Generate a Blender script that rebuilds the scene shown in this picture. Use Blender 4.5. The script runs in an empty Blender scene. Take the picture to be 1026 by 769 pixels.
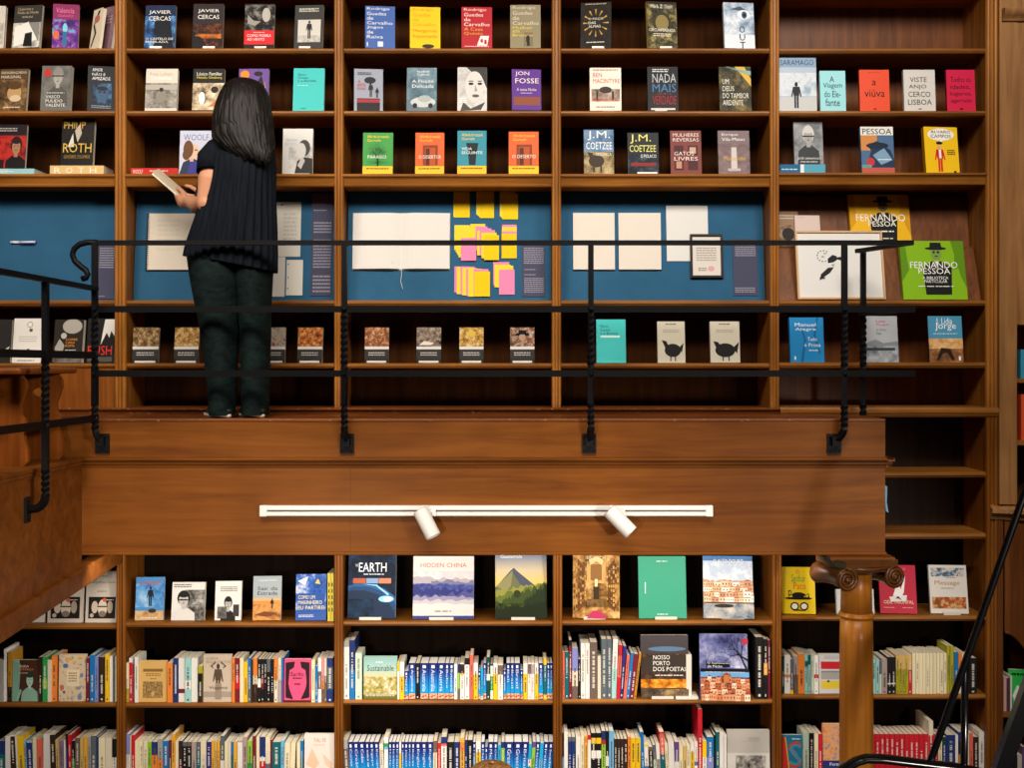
import bpy, math, random
from mathutils import Vector, Matrix, noise as mnoise
random.seed(7)
C = bpy.context.scene.collection
R_ = math.radians
D, F, EYE, CX, CY = 6.0, 1170.0, 3.0, 513.0, 365.0

def px(x, y, Y):
    d = D + Y
    return Vector(((x-CX)*d/F, Y, EYE-(y-CY)*d/F))
def wx(x, Y=0.0): return (x-CX)*(D+Y)/F
def wz(y, Y=0.0): return EYE-(y-CY)*(D+Y)/F

# ------------------------------------------------------------- materials
def lin(h):
    h = h.lstrip('#'); o = []
    for i in (0, 2, 4):
        c = int(h[i:i+2], 16)/255
        o.append(c/12.92 if c <= .04045 else ((c+.055)/1.055)**2.4)
    return (o[0], o[1], o[2], 1)
_m = {}
def mat(hexc, rough=.5, spec=.12, metal=0.0):
    k = (hexc, rough, spec, metal)
    if k in _m: return _m[k]
    m = bpy.data.materials.new('paint_'+hexc); m.use_nodes = True
    b = m.node_tree.nodes['Principled BSDF']
    b.inputs['Base Color'].default_value = lin(hexc)
    b.inputs['Roughness'].default_value = rough
    b.inputs['Specular IOR Level'].default_value = spec
    b.inputs['Metallic'].default_value = metal
    _m[k] = m
    return m
def nd(nt, t, **kw):
    n = nt.nodes.new(t)
    for k, v in kw.items(): setattr(n, k, v)
    return n
def ramp(nt, cols, pos=None):
    r = nd(nt, 'ShaderNodeValToRGB'); e = r.color_ramp.elements
    n = len(cols)
    while len(e) < n: e.new(.5)
    for i, c in enumerate(cols):
        e[i].position = pos[i] if pos else i/(n-1)
        e[i].color = lin(c)
    return r
def wood(name, dark, light, axis='x', rough=.4, scale=1.0, worn=0.0, coat=.05, spec=.18):
    m = bpy.data.materials.new(name); m.use_nodes = True
    nt = m.node_tree; b = nt.nodes['Principled BSDF']
    tc = nd(nt, 'ShaderNodeTexCoord'); mp = nd(nt, 'ShaderNodeMapping')
    s = [26*scale, 26*scale, 26*scale]; s['xyz'.index(axis)] = 1.6*scale
    mp.inputs['Scale'].default_value = s
    nt.links.new(tc.outputs['Object'], mp.inputs['Vector'])
    n1 = nd(nt, 'ShaderNodeTexNoise'); n1.inputs['Scale'].default_value = 1.0
    n1.inputs['Detail'].default_value = 6; n1.inputs['Roughness'].default_value = .62
    n1.inputs['Distortion'].default_value = .6
    nt.links.new(mp.outputs['Vector'], n1.inputs['Vector'])
    n2 = nd(nt, 'ShaderNodeTexNoise'); n2.inputs['Scale'].default_value = 1.5
    n2.inputs['Detail'].default_value = 3
    nt.links.new(tc.outputs['Object'], n2.inputs['Vector'])
    r = ramp(nt, [dark, light], [.3, .72])
    nt.links.new(n1.outputs['Fac'], r.inputs['Fac'])
    mx = nd(nt, 'ShaderNodeMix', data_type='RGBA', blend_type='MULTIPLY')
    r2 = ramp(nt, ['b8b0a8', 'ffffff'], [.3, .65])
    nt.links.new(n2.outputs['Fac'], r2.inputs['Fac'])
    mx.inputs[0].default_value = .75
    nt.links.new(r.outputs['Color'], mx.inputs[6]); nt.links.new(r2.outputs['Color'], mx.inputs[7])
    out = mx.outputs[2]
    if worn:
        n3 = nd(nt, 'ShaderNodeTexNoise'); n3.inputs['Scale'].default_value = 55
        n3.inputs['Detail'].default_value = 5
        nt.links.new(tc.outputs['Object'], n3.inputs['Vector'])
        r3 = ramp(nt, ['000000', 'ffffff'], [.62, .72])
        nt.links.new(n3.outputs['Fac'], r3.inputs['Fac'])
        ml = nd(nt, 'ShaderNodeMath', operation='MULTIPLY'); ml.inputs[1].default_value = worn
        nt.links.new(r3.outputs['Color'], ml.inputs[0])
        m2 = nd(nt, 'ShaderNodeMix', data_type='RGBA')
        nt.links.new(ml.outputs[0], m2.inputs[0]); nt.links.new(out, m2.inputs[6])
        m2.inputs[7].default_value = lin('c49a78'); out = m2.outputs[2]
    nt.links.new(out, b.inputs['Base Color'])
    b.inputs['Roughness'].default_value = rough
    b.inputs['Specular IOR Level'].default_value = spec
    b.inputs['Coat Weight'].default_value = coat; b.inputs['Coat Roughness'].default_value = .3
    bp = nd(nt, 'ShaderNodeBump'); bp.inputs['Strength'].default_value = .08; bp.inputs['Distance'].default_value = .01
    nt.links.new(n1.outputs['Fac'], bp.inputs['Height']); nt.links.new(bp.outputs['Normal'], b.inputs['Normal'])
    return m
def noisy(cols, scale=40.0, stretch=(1, 1, 1), rough=.5, detail=8, pos=None, key='print'):
    k = ('n', tuple(cols), scale, stretch, rough, detail)
    if k in _m: return _m[k]
    m = bpy.data.materials.new(key+'_'+'_'.join(cols[:2])); m.use_nodes = True
    nt = m.node_tree; b = nt.nodes['Principled BSDF']
    tc = nd(nt, 'ShaderNodeTexCoord'); mp = nd(nt, 'ShaderNodeMapping')
    mp.inputs['Scale'].default_value = stretch
    mp.inputs['Location'].default_value = (len(_m)*.37 % 5, 0, len(_m)*.71 % 7)
    nt.links.new(tc.outputs['Object'], mp.inputs['Vector'])
    n1 = nd(nt, 'ShaderNodeTexNoise'); n1.inputs['Scale'].default_value = scale
    n1.inputs['Detail'].default_value = detail; n1.inputs['Roughness'].default_value = .68
    nt.links.new(mp.outputs['Vector'], n1.inputs['Vector'])
    n = len(cols)
    r = ramp(nt, cols, pos or [.34+.32*i/(n-1) for i in range(n)])
    nt.links.new(n1.outputs['Fac'], r.inputs['Fac'])
    nt.links.new(r.outputs['Color'], b.inputs['Base Color'])
    b.inputs['Roughness'].default_value = rough; b.inputs['Specular IOR Level'].default_value = .1
    _m[k] = m
    return m
def grad(cols, pos, rough=.45):
    """printed colour change from foot to head of a cover (Generated z)"""
    k = ('g', tuple(cols), tuple(pos))
    if k in _m: return _m[k]
    m = bpy.data.materials.new('print_fade_'+cols[0]); m.use_nodes = True
    nt = m.node_tree; b = nt.nodes['Principled BSDF']
    tc = nd(nt, 'ShaderNodeTexCoord'); sp = nd(nt, 'ShaderNodeSeparateXYZ')
    nt.links.new(tc.outputs['Generated'], sp.inputs[0])
    r = ramp(nt, cols, pos); nt.links.new(sp.outputs['Z'], r.inputs['Fac'])
    nt.links.new(r.outputs['Color'], b.inputs['Base Color']); b.inputs['Roughness'].default_value = rough; b.inputs['Specular IOR Level'].default_value = .12
    _m[k] = m
    return m

# ------------------------------------------------------------- mesh builder
class MB:
    def __init__(s): s.v = []; s.f = []; s.fm = []; s.mats = []; s.sm = []
    def mi(s, m):
        if m not in s.mats: s.mats.append(m)
        return s.mats.index(m)
    def add(s, vs, fs, m, smooth=False):
        o = len(s.v); i = s.mi(m)
        s.v += [tuple(p) for p in vs]
        for f in fs: s.f.append([a+o for a in f]); s.fm.append(i); s.sm.append(smooth)
        return s
    def box(s, x0, x1, y0, y1, z0, z1, m):
        v = [(x, y, z) for z in (z0, z1) for y in (y0, y1) for x in (x0, x1)]
        return s.add(v, [(0,2,3,1), (4,5,7,6), (0,1,5,4), (2,6,7,3), (0,4,6,2), (1,3,7,5)], m)
    def obox(s, c, ax, ay, az, m):
        c, ax, ay, az = map(Vector, (c, ax, ay, az))
        v = [c+ax*i+ay*j+az*k for k in (-1, 1) for j in (-1, 1) for i in (-1, 1)]
        return s.add(v, [(0,2,3,1), (4,5,7,6), (0,1,5,4), (2,6,7,3), (0,4,6,2), (1,3,7,5)], m)
    def prism(s, prof, o, a, b, e, m, smooth=False):
        """profile (p,q) in plane a,b at o, swept along vector e"""
        o, a, b, e = map(Vector, (o, a, b, e)); n = len(prof)
        v = [o+a*p+b*q for p, q in prof]; v += [p+e for p in v]
        f = [[i, (i+1) % n, n+(i+1) % n, n+i] for i in range(n)]
        s.add(v, f, m, smooth)
        return s.add(v, [list(range(n))[::-1], list(range(n, 2*n))], m)
    def rings(s, rings, m, cap=True, smooth=True, close=True):
        n = len(rings[0]); v = [p for r in rings for p in r]; f = []
        for k in range(len(rings)-1):
            for i in range(n if close else n-1):
                j = (i+1) % n
                f.append([k*n+i, k*n+j, (k+1)*n+j, (k+1)*n+i])
        if cap:
            f.append(list(range(n))[::-1]); f.append([(len(rings)-1)*n+i for i in range(n)])
        return s.add(v, f, m, smooth)
    def tube(s, pts, r, m, n=8, rad=None, flat=None, cap=True):
        pts = [Vector(p) for p in pts]; rs = []
        up = Vector((0, 1, 0)); pu = None
        for i, p in enumerate(pts):
            t = (pts[min(i+1, len(pts)-1)]-pts[max(i-1, 0)]).normalized()
            if pu is None:
                pu = Vector((0, 1, 0)) if abs(t.y) < .9 else Vector((0, 0, 1))
            u = (pu-t*pu.dot(t)).normalized(); w = t.cross(u); pu = u
            q = rad[i] if rad else r
            a, b = (flat if flat else (q, q))
            rs.append([p+u*math.cos(2*math.pi*k/n)*a+w*math.sin(2*math.pi*k/n)*b for k in range(n)])
        return s.rings(rs, m, cap)
    def lathe(s, prof, c, m, n=32, smooth=True):
        return s.rings([[Vector((c[0]+r*math.cos(2*math.pi*k/n), c[1]+r*math.sin(2*math.pi*k/n), c[2]+z)) for k in range(n)] for r, z in prof], m, True, smooth)
    def ball(s, c, r, m, nu=14, nv=9):
        c = Vector(c); rs = []
        for j in range(nv+1):
            t = math.pi*(j+.02)/(nv+.04)
            rs.append([c+Vector((r[0]*math.sin(t)*math.cos(2*math.pi*k/nu), r[1]*math.sin(t)*math.sin(2*math.pi*k/nu), -r[2]*math.cos(t))) for k in range(nu)])
        return s.rings(rs, m)
    def build(s, name, parent=None, **kw):
        me = bpy.data.meshes.new(name); me.from_pydata(s.v, [], s.f)
        for m in s.mats: me.materials.append(m)
        me.polygons.foreach_set('material_index', s.fm)
        me.polygons.foreach_set('use_smooth', s.sm)
        me.update()
        o = bpy.data.objects.new(name, me); C.objects.link(o)
        if parent is not None: o.parent = parent
        for k, v in kw.items(): o[k] = v
        return o
def thing(name, label, cat, loc=(0, 0, 0), rot=(0, 0, 0), group=None):
    o = bpy.data.objects.new(name, None); C.objects.link(o)
    o.location = loc; o.rotation_euler = rot; o.empty_display_size = .05
    o['label'] = label; o['category'] = cat
    if group: o['group'] = group
    return o
def tag(o, label, cat, group=None):
    o['label'] = label; o['category'] = cat
    if group: o['group'] = group
    return o
def bevel(o, w=.003, seg=2):
    b = o.modifiers.new('bevel', 'BEVEL'); b.width = w; b.segments = seg; b.limit_method = 'ANGLE'
    b.harden_normals = False
    return o
# ------------------------------------------------------------- lettering
_txt = {}
def prepare_texts(strings):
    obs = []
    for t in sorted(set(strings)):
        cu = bpy.data.curves.new('lettering', 'FONT'); cu.body = t; cu.resolution_u = 2; cu.size = 1
        o = bpy.data.objects.new('lettering', cu); C.objects.link(o); obs.append((t, o))
    bpy.context.view_layer.update(); dg = bpy.context.evaluated_depsgraph_get()
    for t, o in obs:
        ev = o.evaluated_get(dg); me = ev.to_mesh()
        vs = [v.co.copy() for v in me.vertices]; fs = [list(p.vertices) for p in me.polygons]
        ev.to_mesh_clear()
        if not vs: _txt[t] = ([], []); continue
        x0 = min(v.x for v in vs); x1 = max(v.x for v in vs); y0 = min(v.y for v in vs); y1 = max(v.y for v in vs)
        _txt[t] = ([((v.x-x0)/max(x1-x0, 1e-6), (v.y-y0)/max(y1-y0, 1e-6)) for v in vs], fs)
    for t, o in obs:
        cu = o.data; bpy.data.objects.remove(o); bpy.data.curves.remove(cu)
# ------------------------------------------------------------- cover art
def R(u0, v0, u1, v1, c): return ('R', u0, v0, u1, v1, c)
def E(cu, cv, ru, rv, c): return ('E', cu, cv, ru, rv, c)
def P(c, *pts): return ('P', c, pts)
def X(t, u0, v0, u1, v1, c): return ('X', t, u0, v0, u1, v1, c)
def L(u0, v0, u1, v1, n, c): return ('L', u0, v0, u1, v1, n, c)
def N(u0, v0, u1, v1, cols, s=45): return ('N', u0, v0, u1, v1, cols.split(), s)
def G(cols, pos): return ('G', cols.split(), pos)
def FACE(cu, cv, s, skin='b9b2aa', hair='2a2624', cloth='1d1b1c'):
    return [P(cloth, (cu-1.5*s, cv-2.6*s), (cu-1.35*s, cv-1.35*s), (cu-.5*s, cv-.85*s), (cu+.5*s, cv-.85*s), (cu+1.35*s, cv-1.35*s), (cu+1.5*s, cv-2.6*s)),
            E(cu, cv+.18*s, .78*s, .8*s, hair), R(cu-.25*s, cv-1.0*s, cu+.25*s, cv-.3*s, skin), E(cu, cv-.05*s, .58*s, .68*s, skin),
            E(cu, cv+.48*s, .62*s, .25*s, hair), E(cu-.22*s, cv+.05*s, .1*s, .04*s, hair), E(cu+.22*s, cv+.05*s, .1*s, .04*s, hair),
            E(cu, cv-.36*s, .17*s, .05*s, '6a4a44'), P('8d857d', (cu-.04*s, cv+.05*s), (cu+.1*s, cv-.17*s), (cu-.05*s, cv-.17*s))]
def FIG(cu, cv, s, c='1c1a1c', head='2a2422'):
    return [P(c, (cu-.28*s, cv+.1*s), (cu-.34*s, cv+.75*s), (cu+.34*s, cv+.75*s), (cu+.28*s, cv+.1*s)), R(cu-.22*s, cv-.8*s, cu-.03*s, cv+.15*s, c),
            R(cu+.03*s, cv-.8*s, cu+.22*s, cv+.15*s, c), E(cu, cv+.92*s, .16*s, .17*s, head),
            P(c, (cu-.34*s, cv+.75*s), (cu-.52*s, cv+.05*s), (cu-.42*s, cv), (cu-.22*s, cv+.6*s)), P(c, (cu+.34*s, cv+.75*s), (cu+.52*s, cv+.05*s), (cu+.42*s, cv), (cu+.22*s, cv+.6*s))]
def HATMAN(cu, cv, s, c='17181a', face='8d9a72'):
    return [P(c, (cu-1.0*s, cv-3.6*s), (cu-1.15*s, cv-1.3*s), (cu-.4*s, cv-.75*s), (cu+.4*s, cv-.75*s), (cu+1.15*s, cv-1.3*s), (cu+1.0*s, cv-3.6*s)),
            E(cu, cv-.1*s, .42*s, .55*s, face), E(cu, cv+.35*s, .85*s, .14*s, c), P(c, (cu-.48*s, cv+.35*s), (cu-.42*s, cv+.85*s), (cu+.42*s, cv+.85*s), (cu+.48*s, cv+.35*s)),
            P('d8d8c8', (cu-.18*s, cv-.75*s), (cu+.18*s, cv-.75*s), (cu, cv-1.2*s)), E(cu-.17*s, cv+.02*s, .1*s, .1*s, c), E(cu+.17*s, cv+.02*s, .1*s, .1*s, c), E(cu, cv-.32*s, .14*s, .05*s, c)]

def RIDGE(v, amp, n, c, seed=1, vb=0.0, slope=0.0, u0=0.0, u1=1.0):
    """jagged skyline from u0 to u1, filled down to vb"""
    r = random.Random(seed); pts = [(u0, vb)]
    for i in range(n+1):
        t = i/n; pts.append((u0+(u1-u0)*t, v+slope*t+amp*r.uniform(-1, 1)))
    return P(c, *(pts+[(u1, vb)]))
def HOUSES(u0, v0, u1, v1, n, walls, roofs, seed=1):
    """rows of little house fronts with roofs and dark windows"""
    r = random.Random(seed); o = []; walls = walls.split(); roofs = roofs.split()
    for k in range(n):
        vv = v1-(v1-v0)*(k+1)/n; hh = (v1-v0)/n; u = u0-r.uniform(0, .05)
        while u < u1:
            w = r.uniform(.07, .16); h = hh*r.uniform(.8, 1.35); a, b = max(u0, u), min(u1, u+w)
            o += [R(a, vv, b, vv+h, r.choice(walls)), P(r.choice(roofs), (a, vv+h), (b, vv+h), ((a+b)/2, vv+h*1.25))]
            for q in range(2): o.append(R(a+(b-a)*(.2+.45*q), vv+h*.35, a+(b-a)*(.36+.45*q), vv+h*.65, '4a3a34'))
            u += w*.95
    return o
def TREE(u, v, a, ln, w, c, seed=1, depth=5):
    """bare branching tree"""
    r = random.Random(seed); o = []
    def grow(u, v, a, ln, w, d):
        u2, v2 = u+ln*math.cos(a), v+ln*math.sin(a); nx, ny = -math.sin(a)*w, math.cos(a)*w
        o.append(P(c, (u-nx, v-ny), (u2-nx*.6, v2-ny*.6), (u2+nx*.6, v2+ny*.6), (u+nx, v+ny)))
        if d:
            for s in ((-.5, .35) if d > 1 else (-.4, .4)): grow(u2, v2, a+s+r.uniform(-.25, .25), ln*r.uniform(.62, .82), w*.62, d-1)
    grow(u, v, a, ln, w, depth); return o
def SHELVES(seed=2):
    """receding bookcases of a library hall"""
    r = random.Random(seed); o = []
    for sg in (0, 1):
        for k in range(9):
            v = .12+k*.09
            for j in range(6):
                u = .02+j*.045; hh = .06*(1-j*.08); vv = .5+(v-.5)*(1-j*.09); uu = u if sg == 0 else 1-u-.035
                o.append(R(uu, vv, uu+.032, vv+hh, r.choice(['5a3a1c', '8a5c2a', 'b8863e', '6e4620', 'c89a54'])))
    return o
FACED = []
def B(row, x0, y0, x1, y1, label, base, art, **k):
    a = []
    for t in art:
        if isinstance(t, list): a += t
        else: a.append(t)
    FACED.append(dict(row=row, x0=x0, y0=y0, x1=x1, y1=y1, label=label, base=base, art=a, **k))
def block(lines, u0, v0, u1, v1, c, gap=.28):
    """several lines of lettering filling a box from the top down"""
    n = len(lines); h = (v1-v0)/n; mx = max(len(t) for t in lines); o = []
    for i, t in enumerate(lines):
        o.append(X(t, u0, v1-(i+1)*h+h*gap, u0+(u1-u0)*max(.25, len(t)/mx), v1-i*h, c))
    return o

# ---- gallery shelves, first row
U1, U2, U3, U5 = 48, 111, 175, 364
B(U1, -8, 6, 3.5, 48, 'pale book cut by the picture edge on the top gallery shelf', 'd9d2c6', [N(.1, .1, .9, .6, '8f8880 d9d2c6')])
B(U1, 9.5, 5, 41, 47, 'dark grey book with a white angular building on its cover', '3d3b38', [block(['Caderneta e', 'Prédio do Mundo'], .12, .78, .88, .95, 'c9b58c'), L(.3, .7, .7, .75, 2, 'b0a895'), N(.0, .02, 1, .6, '5a5854 b8b4ac f0ece4', 30), P('f2efe8', (.05, .05), (.05, .5), (.55, .62), (.9, .2)), P('23211f', (.4, .05), (.45, .35), (.7, .38), (.72, .05)), P('8c8a86', (.55, .6), (.95, .6), (.95, .15))], yaw=-9)
B(U1, 50.5, 4, 77, 47, 'magenta book with a neon city street on its cover', '8a2a5e', [X('Valencia', .12, .8, .82, .92, 'e87aa0'), L(.2, .7, .8, .76, 2, 'd05a8a'), N(0, .02, 1, .66, '2a1c4a 4a2c80 8a3a9a 3ac0d8', 28), E(.48, .45, .09, .12, '7ad0e0'), R(.4, .05, .56, .38, '2c6a9a'), E(.15, .3, .12, .1, 'd86a3a')], yaw=9)
B(U1, 88, 8, 101, 46, 'cream book with a dark curl turned edgewise on the top gallery shelf', 'e0d2ba', [P('2a2422', (.2, .05), (.6, .4), (.3, .62), (.8, .95), (.55, .95), (.15, .6), (.4, .4), (.1, .1)), E(.5, .75, .3, .1, 'b86a5a')], yaw=-40, wk=1.35)
B(U1, 99, 6, 114, 46, 'dull mauve book behind the edgewise cream one on the top shelf', '8a6a72', [N(0, 0, 1, 1, '7a5a66 957880', 25), L(.2, .6, .8, .8, 3, 'c8b0b0')], yaw=-32, wk=1.1, dy=.05)
B(U1, 144, 5.5, 175, 48, 'blue-black book with a bearded head in profile against light blue', '16284a', [N(0, 0, 1, .75, '0e1a33 2a5a94 7ab8e0', 22), E(.58, .55, .27, .26, '10151f'), P('10151f', (.35, .5), (.25, .4), (.38, .3), (.3, 0), (.95, 0), (.85, .6)), E(.6, .83, .25, .05, '10151f'), block(['JAVIER', 'CERCAS'], .12, .6, .84, .88, 'f2f0ea'), block(['O CASTELO DE', 'BARBA-AZUL'], .04, .1, .94, .24, 'f0eee8')], rest='blue-black profile book')
B(U1, 192, 4, 223, 47.5, 'dark brown book with an orange glow under white capitals', '2b2326', [N(0, .0, 1, .55, '1c1618 3a2420 8a4a1c', 24), N(.15, .22, .95, .32, '5a2c14 e07a2a', 20), block(['JAVIER', 'CERCAS'], .16, .62, .86, .88, 'f2f0ea'), X('INDEPENDÊNCIA', .1, .26, .9, .31, 'e08a3a'), P('141012', (0, 0), (0, .4), (.35, .2), (.5, 0))], rest='dark brown orange glow book')
B(U1, 244, 4, 274.5, 47, 'black photo book with a red title band across its foot', '141214', [N(0, .38, 1, .98, '0e0c0d 2a2626 8a8680', 30), E(.72, .75, .14, .16, 'b8b2aa'), P('9a948c', (.1, .75), (.3, .62), (.55, .6), (.35, .5), (.1, .55)), R(0, .08, 1, .4, 'd8232b'), block(['COMO POEIRA', 'AO VENTO'], .1, .14, .9, .31, 'f6f0ec'), L(.3, .33, .7, .36, 1, 'f0c0c0')], rest='red banded photo book')
B(U1, 293.5, 5, 324, 47, 'charcoal book with a small figure in a pale doorway photo', '3a3a38', [L(.15, .82, .85, .93, 2, 'b8b8b0'), X('Javier Marías', .14, .86, .7, .93, 'd8d4c8'), R(.12, .14, .92, .66, 'cfccc4'), N(.12, .14, .92, .3, '9a968e d8d4cc'), FIG(.52, .4, .22, '2a2a2a')], rest='charcoal doorway book', yaw=-4)
B(U1, 364.6, 6, 396, 47, 'cobalt blue book with cream lettering down to a small crane', '4467ad', [block(['Rodrigo', 'Guedes', 'de', 'Carvalho', 'Jogos', 'de', 'Raiva'], .06, .2, .92, .97, 'eef0f2'), R(.42, .04, .6, .16, 'dfe3ea'), R(.06, .04, .09, .14, 'eef0f2')], yaw=6)
B(U1, 409.6, 7, 441.6, 47, 'yellow book with orange lettering on the top shelf', 'f4c813', [block(['Rodrigo', 'Guedes', 'de', 'Carvalho'], .1, .5, .86, .97, 'e8951c'), block(['Margarida', 'Espantada'], .1, .2, .9, .46, 'e07a18'), E(.6, .05, .2, .05, '3a3020')], yaw=4)
B(U1, 461.5, 7, 493.7, 47, 'red book with white lettering and a little house plan', 'b5202c', [block(['Rodrigo', 'Guedes', 'de', 'Carvalho'], .08, .5, .92, .97, 'f0e2da'), block(['A Casa', 'Quieta'], .08, .28, .7, .5, 'd8a838'), P('ece4e0', (.5, .06), (.62, .3), (.9, .3), (.84, .06)), R(.62, .14, .7, .22, 'b5202c'), R(.74, .1, .82, .2, 'b5202c'), L(.1, .02, .9, .05, 1, 'ece4e0')], yaw=3)
B(U1, 511, 5, 542, 46.5, 'taupe book with cream and yellow lettering beside an ink sketch', '8f8568', [block(['Rodrigo', 'Guedes', 'de', 'Carvalho'], .08, .5, .94, .97, 'd6cdb8'), block(['Mulher', 'em', 'Branco'], .08, .24, .74, .5, 'e8c838'), R(.45, .04, .74, .36, '7a7058'), E(.58, .2, .06, .1, '26221c'), R(.55, .05, .64, .14, '26221c')])
B(U1, 581.5, 2, 613.7, 46.5, 'black book with gold rays round a seated emblem', '211d1a', [N(0, 0, 1, 1, '1c1816 2e2823', 30)] + [P('c89a3a', (.5+.2*math.cos(a), .55+.16*math.sin(a)), (.5+.42*math.cos(a+.06), .55+.3*math.sin(a+.06)), (.5+.42*math.cos(a-.06), .55+.3*math.sin(a-.06))) for a in [i*math.pi/6 for i in range(12)]] + [E(.5, .55, .14, .12, '2a2420'), block(['O POÇO', 'DAS', 'ALMAS'], .26, .42, .74, .66, 'e8e2d0'), L(.2, .1, .8, .14, 1, 'd8d2c0'), L(.15, .93, .85, .97, 1, 'b0a888')], yaw=-8, th=.03, rest='black gold rayed book')
B(U1, 647.7, 1.5, 680, 46.5, 'dark book with a gilt wheel and a yellow spine', '2a2820', [N(0, 0, 1, .95, '1c1c18 4a4634 a89658', 28), E(.5, .55, .3, .24, '3a362a'), E(.5, .55, .22, .17, '8a7a48'), X('Mark Z. Dash', .14, .86, .86, .94, 'e8e4d4'), X('CIRCUNFERÊNCIA', .06, .36, .94, .44, 'f0ecdc'), L(.2, .24, .8, .32, 2, 'd8d0b8')], yaw=7, spine='d8b020', rest='gilt wheel book')  # added fill light brightening the side panel and stool, no real fixture
B(U1, 725, 2.5, 757.7, 46.5, 'white and ice blue book with a large eye and upright letters', 'dfe5ec', [N(0, .3, 1, 1, 'f0f2f4 b8c8d8 6a8098', 16), P('4a5868', (.2, .85), (.55, .92), (.95, .75), (.6, .82)), E(.66, .74, .22, .1, 'e8ecf0'), E(.68, .73, .09, .08, '3a5a80'), E(.68, .73, .04, .04, '12161c'), X('O', .5, .34, .68, .48, '16181c'), X('U', .5, .17, .68, .31, '16181c'), X('T', .5, .0, .68, .14, '16181c')], yaw=5)  # extra fill spot added to brighten the visitor's hair
# second row
B(U2, -4, 69, 27, 110, 'sepia portrait book cut by the picture edge on the second shelf', '5a4630', [N(0, 0, 1, .75, '2e2418 6a5034 b08a58', 20), E(.55, .42, .25, .2, 'c09a68'), E(.55, .6, .26, .09, '5a4228'), E(.6, .3, .2, .08, 'd8c0a0'), block(['DESGRAÇADO', 'MARGINAL'], .05, .75, .95, .94, 'e8dcc4'), L(.2, .05, .8, .1, 1, 'e0d0b8')], yaw=-5)
B(U2, 39.7, 66, 70, 110.5, 'grey book with a bespectacled man and a red dot', '6c6b66', [N(0, .25, 1, 1, '5c5b56 7c7b76', 24), FACE(.55, .74, .24, 'a8a49c', '8a8680', '55544f'), E(.2, .84, .12, .09, 'c8322c'), R(.36, .76, .74, .785, '2a2a28'), block(['VASCO', 'PULIDO', 'VALENTE'], .18, .06, .84, .34, 'f0eee6'), L(.2, .37, .8, .4, 1, 'e0ded6')], th=.03)
B(U2, 85, 66, 113.6, 109.5, 'black book with a dim blue face under white capitals', '1e1f24', [N(.2, .15, .85, .62, '15161a 2c4460 5a88b0', 18), E(.52, .4, .24, .2, '3a5878'), E(.52, .5, .2, .05, '1a2028'), E(.44, .42, .05, .02, '14161a'), E(.6, .42, .05, .02, '14161a'), block(['AMOR', 'NÃO É', 'AMIZADE'], .16, .66, .8, .95, 'f0f0f0'), L(.15, .04, .85, .12, 2, '8a929c')], yaw=12, th=.035)
B(U2, 144.6, 69, 177, 111, 'pale book with a man seated before a lake in grey', 'd8d0c2', [X('Rosa Lobato', .12, .84, .84, .92, 'c0a890'), X('Tordesilhas', .14, .74, .82, .83, 'f4f0e8'), N(0, .06, 1, .66, '45423e 8a867e b8b2a6', 20), R(0, .5, 1, .62, 'b0aaa0'), E(.5, .34, .17, .16, '8a8478'), E(.5, .5, .07, .05, '35312c'), R(0, .0, 1, .06, 'd8d0c2')])
B(U2, 192, 69, 224, 111, 'book with a black title panel above a breakfast photograph', '1a1816', [N(0, .02, 1, .72, '3a2c20 c8b494 f4ead6', 18), R(0, .66, 1, 1, '181614'), X('Léxico Familiar', .12, .84, .92, .92, 'f0ece2'), X('Natalia Ginzburg', .12, .75, .92, .82, 'e8d040'), E(.3, .3, .1, .15, 'f4f0e6'), P('c87838', (.5, .1), (.85, .3), (.9, .1)), E(.7, .5, .12, .08, '2a2018')])
B(U2, 238, 69, 268.5, 110.5, 'purple book with an orange circle partly behind the reader', '6a4a94', [E(.2, .86, .15, .1, 'f08a28'), N(.1, .1, .9, .7, '6a4a94 d89a5a 4a3070', 14), E(.65, .88, .15, .06, '1e1a24'), P('1e1a24', (.5, .5), (.75, .85), (.95, .4))])
B(U2, 293, 68.5, 324.5, 110, 'turquoise book with small dark lettering beside the reader\'s hair', '3fc0bd', [block(['Nuno', 'Costa', 'e a Bomba'], .14, .66, .74, .88, '1d4a55'), L(.14, .58, .5, .6, 1, 'd8f0ee'), E(.34, .06, .1, .012, '208884')])
B(U2, 353.5, 69, 383.8, 110, 'lilac grey book with two umbrella silhouettes', '9aa0b0', [R(.1, .0, .9, .3, '242228'), R(.1, .2, .9, .28, 'a83238'), E(.55, .73, .2, .08, '26262c'), R(.54, .45, .56, .73, '26262c'), FIG(.58, .48, .18, '26262c'), FIG(.8, .42, .13, '26262c'), L(.12, .84, .6, .92, 2, '5a5e70'), X('A', .14, .66, .22, .74, 'c03848'), X('NOITE', .12, .58, .4, .65, 'c03848'), X('É MÃE', .12, .5, .4, .57, 'c03848')], yaw=5)
B(U2, 407, 68, 437.5, 110, 'steel blue book with a parked vintage car', '5f7886', [N(0, .25, 1, 1, '44606e 6a8694 90a8b0', 14), E(.55, .2, .42, .12, 'c8ccc8'), E(.6, .28, .22, .08, 'aab4b4'), E(.28, .12, .08, .06, '24282a'), E(.8, .12, .08, .06, '24282a'), block(['Isabel', 'Cabral'], .35, .8, .75, .94, 'f0f2f2'), block(['A Ficção', 'Delicada'], .18, .5, .9, .72, 'f4f6f6')])
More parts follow.
